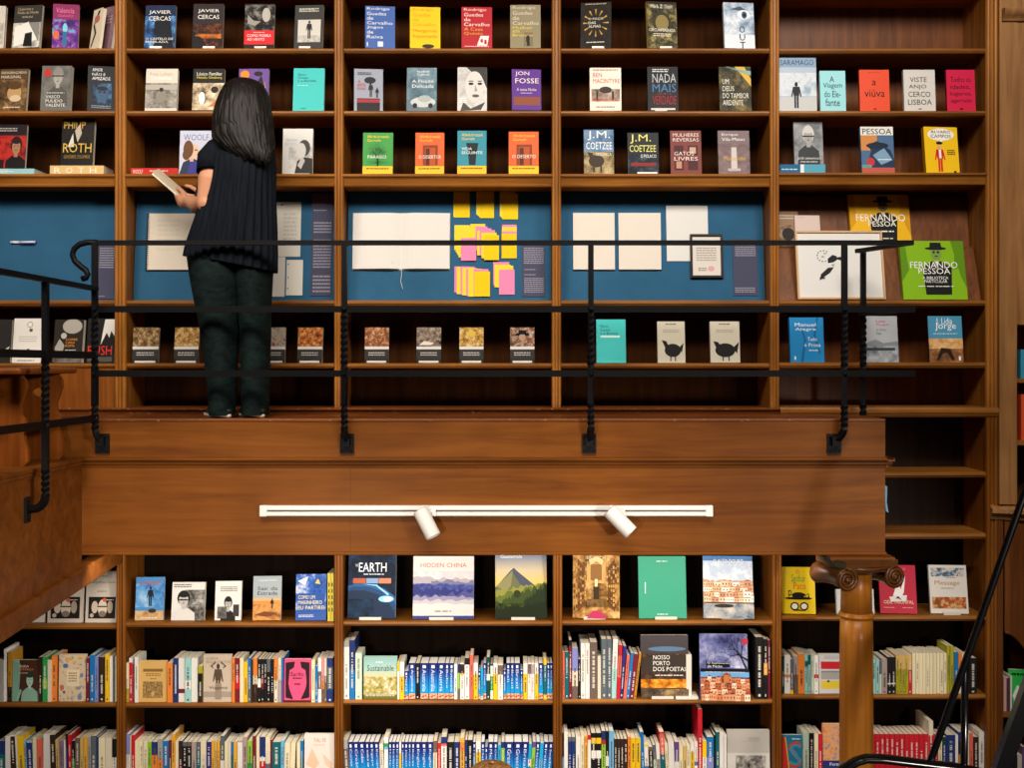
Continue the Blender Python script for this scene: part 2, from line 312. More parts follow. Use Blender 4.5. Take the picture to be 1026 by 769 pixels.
B(U2, 458, 67.5, 488, 110, 'black and white book filled by a woman\'s close-up face', 'c9c7c4', [N(0, 0, 1, 1, 'a8a6a2 d0cecb e8e6e3', 12), P('3a3836', (.3, 1), (1, 1), (1, .5), (.85, .75), (.5, .88)), E(.58, .55, .32, .36, 'd8d5d0'), E(.46, .62, .09, .03, '2e2c2a'), E(.76, .62, .08, .03, '2e2c2a'), E(.46, .68, .1, .012, '3a3836'), E(.76, .68, .09, .012, '3a3836'), P('9a9792', (.6, .6), (.68, .45), (.58, .44)), E(.62, .34, .12, .035, '5a5654'), P('4a4846', (.2, .2), (.45, .05), (.95, .2), (.8, .02), (.1, .0)), L(.05, .16, .3, .3, 3, 'f4f2ee')])
B(U2, 512, 69.5, 543, 110, 'purple book with bold white capitals and a brown band', '5a2d8c', [R(.06, .14, .96, .34, '8a4a30'), block(['JON', 'FOSSE'], .12, .62, .92, .95, 'f0e6d0'), X('A nova Noite', .16, .48, .84, .55, 'e8dcd8'), L(.3, .4, .7, .44, 1, 'c8b0d8'), R(.0, .0, 1, .03, '2a1848')], yaw=3)
B(U2, 591, 68, 623, 110.5, 'cream book with red capitals over a street crossing photo', 'e8dfd0', [block(['BEN', 'MACINTYRE'], .1, .6, .96, .88, 'c8362e'), N(.05, .22, .95, .5, '4a3a32 9a8472 d0c0b0', 20), E(.5, .48, .2, .08, '3a302c'), R(.2, .25, .26, .45, '2e2624'), R(.7, .25, .76, .45, '2e2624'), X('AGENTE SONYA', .1, .2, .9, .28, 'c8362e'), L(.2, .05, .8, .1, 1, '8a7a6a'), L(.1, .92, .9, .96, 1, 'a8705a')], th=.03, rest='cream red-lettered book')
B(U2, 649, 67, 680, 110.5, 'black book with stacked grey, blue and red capitals', '1c1e22', [X('NADA', .16, .64, .94, .84, 'b8bcc0'), X('MAIS', .16, .42, .94, .61, '4a7aa8'), X('QUE A', .3, .36, .8, .4, 'a83232'), X('VERDADE', .16, .14, .94, .34, 'a02c2c'), L(.16, .86, .7, .95, 2, 'd8d8d4'), R(.1, .02, .9, .06, 'd8d4cc')], rest='black stacked-capitals book')
B(U2, 721, 67, 753.5, 110, 'dark green book with golden light beams', '35342c', [N(0, 0, 1, 1, '1e1e1a 4a4636 8a7a48', 16), P('d8b048', (.5, 1), (.8, 1), (1, .72), (1, .55)), P('8ab0a0', (.2, 1), (.3, 1), (1, .8), (1, .9)), block(['UM', 'DEUS', 'DO TAMBOR', 'ARDENTE'], .1, .08, .92, .72, 'e8e4d8')])
B(U2, 780.5, 58, 819, 110, 'large pale blue book of a lone standing man on a beach', 'b4c4d4', [R(0, .82, 1, 1, '8aa8c4'), X('SARAMAGO', .05, .86, .93, .96, '3a4a5c'), N(0, .28, 1, .72, 'c0ccd8 dfe5ea 9ab0c4', 14), R(0, .0, 1, .26, 'c9cac8'), FIG(.46, .26, .26, '24262a')], tilt=5)
B(U2, 822, 71, 848, 110, 'aqua book with black brush handwriting', '9fdfe4', [X('A', .38, .72, .56, .86, '14202a'), X('Viagem', .12, .54, .86, .7, '14202a'), X('do Ele-', .16, .34, .8, .5, '14202a'), X('fante', .2, .12, .76, .3, '14202a')], tilt=5)
B(U2, 861.6, 70, 892, 110, 'orange red book with thin handwriting', 'e9502e', [X('a', .42, .62, .56, .74, '3a1410'), X('viúva', .16, .34, .84, .52, '3a1410'), L(.3, .92, .7, .94, 1, 'b83a20'), E(.5, .05, .06, .015, '6a1c10')], tilt=5, spine='b03a22')
B(U2, 906, 70, 938, 110, 'white book with slanted black handwriting', 'dad4cc', [X('VISTE', .2, .7, .74, .82, '2a2826'), X('ANJO', .16, .52, .72, .64, '2a2826'), X('CERCO', .14, .34, .84, .47, '2a2826'), X('LISBOA', .12, .15, .88, .28, '2a2826'), E(.5, .05, .06, .015, '6a6460')], tilt=5)
B(U2, 949, 70, 978, 110, 'crimson book with fine black handwriting', 'd21c46', [X('Todos os', .14, .7, .86, .83, '4a0818'), X('idades,', .14, .52, .82, .64, '4a0818'), X('lugares,', .12, .35, .88, .47, '4a0818'), X('agarrado', .14, .18, .88, .3, '4a0818'), E(.5, .05, .07, .02, '3a0814')], tilt=5, spine='9a1434')
# third row
B(U3, -6, 124, 25, 168, 'red and black portrait book resting on a flat teal book', '1e1a1c', [R(0, .0, 1, .75, 'a8221f'), N(0, 0, 1, .72, '8a1a1a c03028 501012', 14), FACE(.68, .5, .24, 'a87858', '2a1816', '1a1214'), L(.1, .82, .7, .92, 2, 'b0a8a4'), R(.0, .0, .3, .2, '2a1012')], on=U3-7)
B(U3, 60, 119, 93, 165, 'black and gold book standing on a flat cream one', '15120f', [N(.1, .3, .9, .8, '100e0c 2a2420', 20), X('PHILIP', .06, .8, .72, .95, 'c8a048'), P('b8b0a0', (.4, .75), (.55, .9), (.62, .7), (.5, .5)), P('d8d4c8', (.2, .4), (.35, .7), (.4, .4)), X('ROTH', .06, .28, .94, .48, 'd8b44a'), X('GOODBYE, COLUMBUS', .1, .14, .9, .22, 'b08a38')], on=U3-10, th=.03)
B(U3, 179, 131, 211, 173.5, 'pale lavender book with an illustrated woman in profile', 'cdd0e4', [X('WOOLF', .12, .78, .92, .92, '6a7aa8'), P('2a3450', (.0, 0), (.12, .28), (.4, .38), (.66, .3), (.85, 0)), P('3a3a90', (.25, 0), (.35, .3), (.6, .3), (.62, 0)), R(.33, .3, .45, .45, 'e0b490'), E(.42, .53, .2, .17, 'e8c0a0'), E(.28, .58, .16, .2, '6a4428'), E(.22, .45, .12, .12, '6a4428'), P('d8a888', (.58, .56), (.66, .48), (.58, .46)), E(.52, .56, .05, .014, '3a2c28')], tilt=6)
B(U3, 282.5, 129, 313, 174, 'white book with a grey photograph of a woman in profile', 'dcdad6', [N(.2, 0, 1, .6, '8a8884 c8c6c2 eeece8', 14), E(.72, .58, .2, .18, '4a4846'), E(.62, .52, .16, .17, 'd8d5d0'), P('3a3836', (.4, 0), (.5, .3), (.75, .38), (1, .35), (1, 0)), P('c8c4be', (.5, .2), (.66, .4), (.75, .3), (.62, .12)), block(['VIRGINIA', 'EM CARTA'], .08, .6, .5, .78, 'b0b8c0'), R(.4, .0, .92, .03, 'd0c8b8')], tilt=6)
for (xa, xb, base, mid, dk, ttl, lab, ya) in ((363, 393.5, '3f9a45', '2a6a30', '1a3a1c', ['VIDAS', 'SEGUINTES'], 'green book with a leafy tree and a yellow foot band', 133), (415.7, 445, 'e2622a', '8a3a1a', '5a2410', ['O DESERTOR'], 'orange book with a doorway, between the green and teal ones', 133), (458, 487.6, '2f8fa0', '1a3a44', '122228', ['VIDA', 'SEGUINTE'], 'teal book with a tall dark figure and a yellow foot band', 131), (509.5, 540, 'e0612a', '8a3a1a', '5a2410', ['O DESERTO'], 'orange book with a doorway, beside the teal one near the bay end', 132)):
    art = [block(['Abdulrazak', 'Gurnah'], .14, .76, .88, .94, 'f2c838'), R(0, 0, 1, .2, 'f2c22a'), L(.12, .1, .88, .16, 1, '7a5a1a')]
    if 'tree' in lab: art += [TREE(.5, .2, 1.57, .16, .03, dk, 4, 6), TREE(.5, .3, 1.9, .14, .02, '2a6a30', 9, 5), TREE(.5, .3, 1.2, .14, .02, '2a6a30', 11, 5), X('PARAÍSO', .2, .32, .82, .42, 'e8f0e0')]
    elif 'figure' in lab: art += [P(dk, (.3, .72), (.38, .4), (.4, .22), (.62, .22), (.64, .4), (.72, .72)), block(ttl, .14, .44, .86, .62, 'eef4f4')]
    else: art += [R(.26, .22, .78, .7, mid), R(.34, .22, .7, .64, 'b8501f'), R(.36, .22, .5, .62, dk), X(ttl[0], .12, .38, .9, .46, 'f6e6d8')]
    B(U3, xa, ya, xb, 174, lab, base, art, tilt=7)
B(U3, 585, 130, 615.5, 173, 'book of a dog on sand under large white capitals', '4a6a8a', [N(0, 0, 1, .55, '3a3428 a08a60 c8b890', 16), N(0, .5, 1, 1, '35557a 6a8aa8 8aa0b4', 10), E(.42, .3, .26, .14, '3a2c20'), P('3a2c20', (.2, .35), (.12, .5), (.3, .48), (.35, .3)), R(.3, .05, .36, .25, '3a2c20'), R(.54, .05, .6, .25, '3a2c20'), X('J.M.', .12, .76, .88, .97, 'f4f4f2'), X('COETZEE', .08, .56, .94, .72, 'f4f4f2'), X('DESGRAÇA', .4, .4, .92, .48, 'f4e8c8')])
B(U3, 629, 133, 660.5, 173, 'near-black book with pale yellow capitals and a red strip', '1c2028', [N(0, 0, 1, .5, '14181e 2c343e 5a6a70', 22), X('J.M.', .08, .74, .76, .96, 'e8e070'), X('COETZEE', .06, .54, .92, .7, 'e8e478'), X('O POLACO', .42, .4, .92, .48, 'f0f0e8'), R(.1, .2, .9, .28, '8a2424'), R(.3, .02, .95, .06, 'e0e0e0')])
B(U3, 672, 131, 703.5, 173, 'brick red book patterned with lit windows', '7a3a34', [R(.12, .1, .42, .34, '4a201e'), R(.56, .1, .88, .34, '4a201e'), R(.12, .44, .42, .66, '4a201e'), R(.56, .44, .88, .66, '4a201e'), R(.18, .14, .36, .3, 'c08a70'), R(.62, .48, .82, .62, 'c8a088'), block(['MULHERES', 'REVERSAS'], .08, .72, .92, .94, 'ead8d0'), block(['GATOS', 'LIVRES'], .12, .28, .88, .52, 'f0dcd4')])
B(U3, 720, 131, 752, 173, 'mauve grey book with a pale monument', '7d6a6c', [N(0, 0, 1, .7, '6a585a 8f7a7a', 18), P('d0c4be', (.4, .1), (.42, .62), (.58, .62), (.6, .1)), R(.3, .08, .7, .14, 'c0b4ae'), block(['Enrique', 'Vila-Matas'], .12, .74, .86, .94, 'f0e8e2'), X('Montevideu', .18, .32, .86, .42, 'd8ae5a')])
B(U3, 796, 121, 825.6, 164.5, 'grey portrait book standing on a flat blue and white book', '6e7072', [N(0, 0, 1, 1, '4a4c4e 8a8c8e a8aaac', 12), FACE(.5, .66, .26, 'a8a6a2', 'd0ceca', '3a3b3d'), R(.3, .64, .7, .67, '2a2a2c'), X('JOSÉ SARAMAGO', .1, .1, .92, .17, 'f4f4f4'), L(.2, .03, .8, .07, 1, 'd8d8d8')], on=U3-10.5)
B(U3, 863.6, 127, 897, 173, 'book of a hatted man in blue and orange blocks under black capitals', '4a6c90', [R(0, .82, 1, 1, 'e9e6de'), X('PESSOA', .06, .84, .95, .96, '16181c'), R(0, .5, .5, .82, 'd08a48'), P('20364e', (.1, .0), (.3, .5), (.2, .62), (.5, .7), (.9, .5), (1, .3), (1, 0)), P('7aa0bc', (.35, .4), (.7, .55), (.95, .3), (.6, .2)), E(.5, .6, .34, .07, '16243a'), R(0, .0, 1, .14, 'c05a50'), E(.28, .26, .12, .09, 'c8303c'), L(.5, .28, .9, .32, 1, 'e8eef4'), R(.0, .14, .3, .2, '5aa090')], th=.03)
B(U3, 926.5, 127, 963.5, 173, 'yellow book with a red-suited man under a speech bubble', 'f2c21c', [E(.5, .84, .4, .13, 'f2eee4'), P('f2eee4', (.5, .75), (.46, .66), (.6, .74)), block(['ÁLVARO', 'CAMPOS'], .2, .74, .8, .94, '1e1c18'), FIG(.44, .3, .3, 'd0222a', 'e0a888'), R(.41, .34, .48, .52, 'f2eee4'), E(.44, .66, .1, .03, '1e1c18'), L(.66, .4, .9, .52, 3, '6a5010'), E(.86, .06, .04, .02, '1e1c18')], th=.03, yaw=6, spine='a87a10')
# fifth row, small paperbacks of one series and others
B(U5, -12, 320, 10, 363, 'dark grey book cut by the picture edge below the pen', '2c2a28', [P('d8d4cc', (.7, .3), (.95, .38), (.8, .2))])
B(U5, 10.5, 319, 41.5, 364, 'white book with a small emblem, beside the dark one behind the scrolled bench', 'e9e5dd', [E(.56, .86, .1, .07, '8a867e'), E(.56, .86, .08, .055, 'e9e5dd'), R(.55, .7, .66, .77, '5a6048'), L(.2, .45, .85, .6, 3, 'c8c4bc'), E(.55, .3, .04, .02, '3a3834'), L(.2, .03, .8, .06, 1, '2a2826')], yaw=-3)
B(U5, 51, 320, 83, 364, 'black book with a pale moon and orange lettering', '302c2a', [E(.62, .84, .34, .17, 'b0aaa0'), N(.0, .0, 1, .2, '4a4844 8a867e', 20), P('a8a49c', (.05, .35), (.2, .55), (.38, .4), (.3, .15), (.1, .12)), E(.34, .62, .1, .07, 'c0bab0'), block(['CORRE', 'CARA', 'ROMA'], .42, .34, .82, .56, 'e8962a'), L(.42, .26, .8, .3, 1, 'd8d4cc')], yaw=-6, th=.03)
B(U5, 84.5, 319, 115, 364, 'black book with a white ink splash and red capitals', '262423', [P('e6e2da', (.62, .98), (1, .98), (.98, .6), (.86, .72), (.8, .56), (.7, .68), (.5, .4), (.56, .7)), X('RUSH', .06, .17, .92, .38, 'e23a2e'), R(.06, .02, .94, .13, '5a5854'), L(.1, .9, .4, .94, 1, 'a8a49c')], yaw=-5, th=.03)
PHOTOS = ['1c1612 8a6a40 d8c090', '4a3018 c0904a f0e0b0', '8a2c24 c8b8a0 3a4a6a', '24202c b05a2c f0c060', '24402c a05a34 e8c8a0', '141210 8a7868 c8b8a8', '241c2c d0a038 f0e8d8', '2a2622 9a6a50 d8d0c0']
for n, (xa, xb, what) in enumerate(((132, 158.5, 'crowded gold'), (173, 199.5, 'glowing yellow'), (261, 285.5, 'red and blue'), (297, 323.5, 'orange and blue'), (365, 389.5, 'green garden'), (417, 442, 'bright sleeve'), (460, 484.6, 'golden goblet'), (511, 535.7, 'black-hatted man'))):
    art = [N(.0, .46, 1, 1, PHOTOS[n], 42), R(0, .38, 1, .46, 'ece8e2'), R(0, .1, 1, .38, '3a3937'), L(.16, .18, .84, .3, 2, 'c8c4bc'), R(.1, .0, .9, .06, 'e0dcd4')]
    if n == 7: art += [E(.5, .8, .3, .05, '141214'), E(.5, .72, .14, .1, 'c09a80'), R(.34, .8, .66, .92, '141214')]
    if n == 6: art += [E(.5, .82, .16, .1, 'e8c050'), R(.46, .5, .54, .75, 'd8a840')]
    if n == 5: art += [P('f0e8d8', (.1, .5), (.3, .62), (.7, .56), (.6, .5))]
    B(U5, xa, 328, xb, 363, 'small paperback, grey foot band, %s painting on its cover' % what, '2a2826', art, yaw=(-4 if n in (1, 3) else 0), spine='1c1a1a', group='small grey-banded paperbacks below the blue boards', small=True, rest=None)
B(U5, 597.6, 320, 627.5, 363, 'turquoise book with small dark lettering just below the cream sheets', '45c2be', [block(['Nuno', 'Costa', 'e a Bomba'], .14, .62, .74, .88, '1d4a55'), R(.14, .58, .8, .63, 'c8efec')])
B(U5, 659, 322, 687, 363, 'cream book with a black hen drawing, nearer the turquoise one', 'cdc5b0', [L(.3, .9, .7, .95, 1, '6a6252'), L(.2, .72, .8, .8, 2, 'a89e88'), E(.55, .3, .3, .16, '1c1a18'), P('1c1a18', (.28, .35), (.15, .55), (.32, .52), (.42, .38)), P('1c1a18', (.75, .35), (.95, .48), (.88, .25)), R(.45, .04, .49, .2, '1c1a18'), R(.62, .04, .66, .2, '1c1a18')])
B(U5, 712, 322, 742, 363, 'cream book with a black hen drawing, in front of a twin cover', 'd0c8b4', [L(.3, .9, .7, .95, 1, '6a6252'), L(.2, .72, .8, .8, 2, 'a89e88'), E(.5, .3, .34, .17, '1c1a18'), P('1c1a18', (.2, .35), (.1, .52), (.26, .5), (.38, .38)), P('1c1a18', (.75, .35), (.97, .5), (.9, .22)), R(.4, .04, .44, .2, '1c1a18'), R(.6, .04, .64, .2, '1c1a18')], th=.03)
B(U5, 792, 318, 826.5, 363, 'bright blue book with white typewriter lettering', '1f86c4', [P('15659a', (.3, 0), (.42, .5), (.32, .8), (.36, .8), (.48, .5), (.38, 0)), P('15659a', (.8, 1), (.7, .6), (.85, .2), (.9, .2), (.76, .6), (.86, 1)), block(['Manuel', 'Alegre'], .16, .66, .78, .88, 'f0f6fa'), X('Tudo', .52, .48, .8, .56, 'f0f6fa'), X('é Prosa', .42, .35, .9, .43, 'f0f6fa'), L(.55, .24, .85, .28, 1, 'd8ecf8'), R(.12, .06, .16, .14, 'f0f6fa')], th=.03)
B(U5, 868, 316.6, 901, 363, 'pale grey book with a misty riverside town', 'b9bcc0', [block(['Luísa', 'Morgado'], .35, .76, .75, .92, 'c83a5a'), block(['A Última', 'Casa'], .34, .58, .66, .74, '4a4c52'), P('8a8e94', (0, .42), (.3, .5), (.55, .42), (1, .46), (1, .3), (0, .3)), N(0, .0, 1, .36, '5a5e64 9aa0a6 c4c8cc', 18), R(0, .26, .9, .32, '3e4248')])
B(U5, 931.5, 316.6, 966, 363, 'blue book of a jetty at sunset under curling white letters', '4a92b4', [N(0, .28, 1, .52, '8a5a38 d8a060 f0d0a0', 10), N(0, .0, 1, .3, '4a3424 8a5a34 c08a58', 12), P('2a1c14', (.2, .05), (.35, .32), (.62, .3), (.75, .06), (.66, .05), (.52, .22), (.4, .2), (.28, .05)), X('J. Lídia', .24, .78, .72, .96, 'f4f6f6'), X('Jorge', .2, .68, .82, .86, 'f4f6f6'), L(.14, .6, .86, .63, 1, 'e0e8ec'), R(.86, .05, .92, .14, 'f0f0f0')], spine='3a2c28')

# ---- shelves under the gallery
L1 = [625.3, 623.3, 621.8, 621.3, 616.8]
def lrow(i): return L1[i]
B(L1[0], 30, 575, 44, 624, 'white book mostly hidden by the stair beam', 'dcd2c4', [])
for xa, xb, w in ((47, 82.5, 'white book of five men in a dark photo, half under the stair beam'), (85, 118, 'white book of five men in a dark photo, tight against the shelf upright')):
    B(L1[0], xa, 572, xb, 623, w, 'd6cabb', [block(['HISTÓRIA', 'DE', 'ARQUEOLOGIAS'], .12, .74, .9, .93, '5a4c44'), L(.35, .58, .65, .62, 1, '9a8a80'), R(.09, .08, .92, .5, '2a2220'), E(.28, .3, .1, .12, 'd8c8b4'), E(.52, .28, .14, .17, 'e0d2c0'), E(.75, .3, .09, .12, 'b8a590'), E(.52, .17, .11, .06, '8a7868'), R(.36, .3, .68, .325, '3a2e2a'), E(.58, .44, .06, .04, 'd8603a'), L(.64, .42, .86, .45, 1, 'e0d4c4'), E(.2, .14, .06, .04, 'c8b8a8')], tilt=6)
B(L1[1], 134, 578, 163.5, 622, 'sky blue book with a leaping silhouette over sand', '4a8ac4', [N(0, .3, 1, .85, '2f6fb4 6aa6d8 c0d8e8', 10), R(0, 0, 1, .2, 'd0a878'), N(0, .06, 1, .22, 'a87848 e0c090', 24), FIG(.52, .52, .24, '1a1c24'), X('A AMIZADE', .14, .82, .86, .9, 'c8584a'), E(.6, .22, .14, .05, '3a2c20'), L(.2, .03, .8, .07, 1, 'f0e0c8')], yaw=4)
B(L1[1], 171, 583, 204.5, 622, 'white book of a man in glasses among grey leaves', 'e4e0da', [N(.4, 0, 1, .8, '2a2826 7a7872 c8c5be', 26), FACE(.36, .54, .25, 'c4c0ba', '1e1c1a', 'e0dcd4'), L(.06, .84, .6, .95, 2, '6a665f'), R(.2, .52, .52, .55, '1e1c1a')])
B(L1[1], 214, 582, 241.5, 622, 'white book of a pensive man with a pale margin', 'e6e3dd', [FACE(.5, .42, .2, 'bab6b0', '1c1a18', '1e1d1c'), N(.1, .05, .45, .35, '2a2826 8a8680', 30), L(.2, .72, .85, .86, 3, '8a857c'), R(.7, .1, .92, .4, '3a3836')], yaw=3)
B(L1[1], 252, 577, 281.5, 622, 'book fading from grey sky to orange desert', 'a6b0b4', [R(0, 0, 1, .5, 'd8924a'), N(0, .0, 1, .36, 'a85a2a e0a058 7a3c1c', 12), R(0, .44, 1, .5, 'e0b078'), L(.2, .86, .85, .92, 1, 'c8d0d4'), block(['Sair da', 'Estrada'], .16, .54, .86, .76, '2a2422'), FIG(.68, .36, .12, '241c18'), P('7a4220', (.05, .12), (.4, .2), (.9, .16), (.5, .08))], yaw=4)
B(L1[1], 295, 575, 327, 622, 'royal blue book of wave patterns and large cream capitals', '2b55a4', [N(0, .2, 1, 1, '1f4690 3f6cc0 e8ecf0', 14), P('e6e8ea', (.05, .85), (.4, .95), (.3, .75)), P('e8c84a', (.62, .8), (.72, .9), (.8, .78)), R(.06, .18, .94, .58, '24509e'), block(['COMO UM', 'MARINHEIRO', 'EU PARTIREI'], .08, .2, .94, .54, 'f2e8b0'), L(.1, .06, .6, .12, 2, 'e0e4ec')], yaw=3)
B(L1[2], 347.8, 554.5, 396.5, 619.5, 'large dark blue book of the planet seen from space', '0c1626', [N(0, .35, 1, 1, '050a14 0c1a30 1a3a60', 14), E(.3, .02, .86, .52, '1c5a94'), E(.26, -.02, .84, .52, '16406c'), E(.22, -.06, .8, .5, '0f2644'), N(.0, .0, .55, .3, '0a1424 1a3450', 14), E(.8, .3, .16, .05, '8ac4ec'), E(.84, .3, .1, .035, 'e8f4fc'), P('8ac4ec', (.28, .535), (.6, .52), (.86, .38), (.84, .35), (.58, .5)), X('EARTH', .22, .72, .8, .86, 'f4f6f8'), L(.32, .66, .76, .69, 1, 'd0d8e0'), R(.1, .54, .37, .62, 'b0583a'), R(.38, .54, .63, .62, '7a9ac0'), R(.64, .54, .9, .62, 'c07a5a'), X('THE', .14, .8, .2, .84, 'e8ecf0'), N(.0, .0, .5, .3, '0a1220 1e3c5c', 20)], th=.035, rest='planet book', spine='0a121e')
B(L1[2], 413, 557, 475, 619.5, 'large pale book of blue mountain ridges in mist', 'd9cfca', [X('HIDDEN CHINA', .12, .82, .88, .89, 'b8604a'), N(0, .58, 1, .76, 'd9cfca c8c0c4 e8e2de', 8), RIDGE(.68, .03, 14, 'a8a0a8', 3, .4, -.06), RIDGE(.62, .03, 16, '70708c', 4, .4, -.03, .3), RIDGE(.55, .02, 18, '3a4280', 5, .2), N(0, .36, 1, .54, '262c60 3c4690 5a629c', 40), RIDGE(.5, .05, 22, '2a3070', 6, .2, -.06), RIDGE(.38, .05, 20, '4a4c84', 7, .2, .04), RIDGE(.36, .03, 16, '8c88a4', 8, .1), RIDGE(.3, .025, 14, 'b8b2b8', 9, .1), RIDGE(.24, .02, 10, 'd2cac6', 10, .05), R(0, 0, 1, .05, '2c3c78'), L(.36, .1, .64, .13, 1, '5a5458')], tilt=10, rest='misty ridges book')
B(L1[2], 495, 554.5, 549.5, 620, 'large book of a pointed volcano at golden dusk', '7c8496', [G('33421f 7a8a3c e4c068 c8b898 7c8496', (.1, .35, .55, .75, .95)), P('4a5060', (.0, .48), (.3, .74), (.36, .78), (.44, .72), (.9, .42), (.9, .3), (0, .3)), P('6a6a48', (.0, .45), (.34, .7), (.5, .5), (.3, .3), (0, .3)), P('8a8458', (.02, .5), (.34, .74), (.3, .5), (.2, .42)), RIDGE(.44, .03, 20, '8a8a3c', 3, 0, .1), RIDGE(.36, .04, 26, '5e6a2a', 4, 0, .16), RIDGE(.24, .04, 30, 'a89a3c', 5, 0, .3, .3), RIDGE(.24, .05, 34, '3a4a1e', 6, 0, .3), N(0, .0, 1, .24, '161e0e 2c3a16 5a6424', 40), RIDGE(.3, .05, 30, '222e14', 7, 0, .22, .55), RIDGE(.16, .04, 30, '1a2410', 8, 0, .1), X('Guatemala', .1, .93, .52, .98, 'f4f4f4'), E(.42, .38, .07, .06, '2a3414')], rest='volcano book', yaw=3)
B(L1[3], 573, 556, 622.5, 619.5, 'large amber book of an ornate baroque library hall', '9a7040', [N(0, 0, 1, 1, '4a3018 a8783c e0b878', 24), R(.3, .55, .7, .9, 'c8a060'), R(.38, .6, .62, .85, '8a6030'), P('6a4420', (.1, .1), (.1, .95), (.26, .8), (.26, .2)), P('6a4420', (.9, .1), (.9, .95), (.74, .8), (.74, .2)), SHELVES(), P('e0c088', (.34, .92), (.5, .98), (.66, .92), (.62, .84), (.5, .9), (.38, .84)), R(.44, .3, .56, .5, '3a2814'), R(.47, .5, .53, .62, 'e8d0a0'), P('b8345a', (.3, .0), (.42, .12), (.6, .12), (.74, 0)), N(.3, .2, .7, .3, '3a2814 8a6838', 40), X('BIBLIOTECAS', .3, .93, .7, .98, 'e8d8b0')], rest='library hall book', yaw=-4)
B(L1[3], 640, 557, 688.5, 620, 'large plain sea green book', '3c9a7c', [L(.38, .05, .62, .075, 1, 'd8ece4'), L(.38, .9, .62, .925, 1, 'd8ece4'), R(.13, .4, .15, .58, 'd0e8de')], rest='sea green book')
B(L1[3], 704.5, 557, 756.5, 619, 'large book of a riverside town under a white sky', 'cfd8e4', [R(0, .84, 1, 1, '4a78b0'), N(0, .6, 1, .92, 'e8ecf2 b8c8dc f6f6f6', 8), RIDGE(.6, .03, 12, 'c8a890', 2, .2), RIDGE(.56, .02, 16, 'a8785c', 5, .2, .04), HOUSES(0, .26, 1, .58, 4, 'efe0c8 e0c8a0 d8b088 f4ece0 c89070', 'b8724c a0583a c88058', 4), N(0, .0, 1, .24, '4a5a6a a0a4a8 d8ccb8', 14), X('O ALTO DOURO', .2, .88, .8, .95, 'e8f0f8'), E(.4, .2, .2, .03, '3a3028')], rest='riverside town book', yaw=-4)
B(L1[4], 783.5, 568, 818.5, 616.5, 'yellow book with a red and green title, moustache and glasses', 'ecc91c', [X('O', .44, .86, .54, .94, 'c8322c'), X('Senhor', .3, .68, .72, .84, '2a8a4a'), X('Pato', .36, .52, .72, .67, 'd8582a'), X('Pessoa', .2, .3, .84, .5, '1c1a16'), E(.5, .33, .42, .03, '1c1a16'), E(.5, .4, .2, .06, '1c1a16'), E(.38, .16, .13, .09, '1c1a16'), E(.66, .16, .13, .09, '1c1a16'), E(.38, .16, .09, .06, 'f0ece0'), E(.66, .16, .09, .06, 'f0ece0'), P('6a5410', (.3, .06), (.5, .1), (.72, .06))], yaw=-4)
B(L1[4], 838.6, 590, 876.6, 615, 'white book hidden behind the column capital', 'd8d8d6', [])
B(L1[4], 882.5, 566, 920.5, 615.5, 'crimson book with a white paper boat figure', 'b8243c', [L(.3, .88, .75, .94, 2, 'd86a78'), P('f0ece6', (.36, .36), (.5, .66), (.58, .5), (.72, .78), (.66, .44), (.6, .34)), P('e4e0da', (.26, .34), (.74, .38), (.72, .26), (.3, .24)), P('1e1c20', (.42, .3), (.5, .36), (.6, .27), (.5, .31)), X('ODE TRIUNFAL', .1, .2, .92, .27, 'f0d8b8'), L(.1, .1, .4, .13, 1, 'e8a0a8'), L(.6, .1, .9, .13, 1, 'e8a0a8')], yaw=-5, tilt=12)
B(L1[4], 933, 566, 972, 614, 'white book with tapestry strips above and below its title', 'd9d3ca', [N(.05, .76, .95, .94, 'a03028 d8d4cc 3a6a88 6a4a30', 34), N(.05, .1, .95, .34, '4a5a28 b04030 d0b068 2a3a20', 34), X('Message', .14, .56, .8, .68, 'b87a5a'), L(.3, .5, .66, .53, 2, '8a8480'), L(.44, .72, .72, .75, 1, '8a8480')], yaw=-4, tilt=12, rest='tapestry book')

L2 = [703.5, 704, 701, 700.5, 695.5]
B(L2[0], 12, 661, 38.5, 702.5, 'teal and brown portrait of a woman between the gold-edged and black spines', '8ab8a4', [R(.25, .0, 1, 1, '4a2c1c'), P('7aa694', (.0, 0), (.0, 1), (.3, .9), (.24, 0)), FACE(.66, .52, .22, 'a8c8b4', '2c3a30', '86ac98'), P('90b8a4', (.15, .05), (.3, .3), (.36, .28), (.25, .05)), X('MARIA', .22, .82, .62, .88, 'e8c8b0'), X('CONHEÇA', .22, .74, .8, .8, 'd88a70'), L(.22, .66, .6, .7, 1, 'c8a890')], tilt=3, anchor='teal portrait')
B(L2[0], 58.5, 655.5, 86, 703, 'floral ivory book with a small blank title plate', 'd8c2a0', [N(0, 0, 1, 1, 'b87a58 d9c3a0 d9c3a0 6a7a9a', 34), E(.24, .76, .1, .05, '5a6a9a'), E(.4, .9, .12, .03, 'd8a83a'), E(.78, .92, .1, .03, 'd8a83a'), E(.84, .56, .06, .05, '7a84b0'), E(.12, .3, .08, .06, 'c86a4a'), E(.78, .1, .08, .07, '7a84b0'), E(.2, .2, .05, .03, '4a5a8a'), E(.76, .3, .07, .04, '8a90b0'), R(.28, .32, .76, .68, 'e6d3b2'), L(.36, .4, .68, .62, 4, 'a8865e')], tilt=2, anchor='floral ivory book')
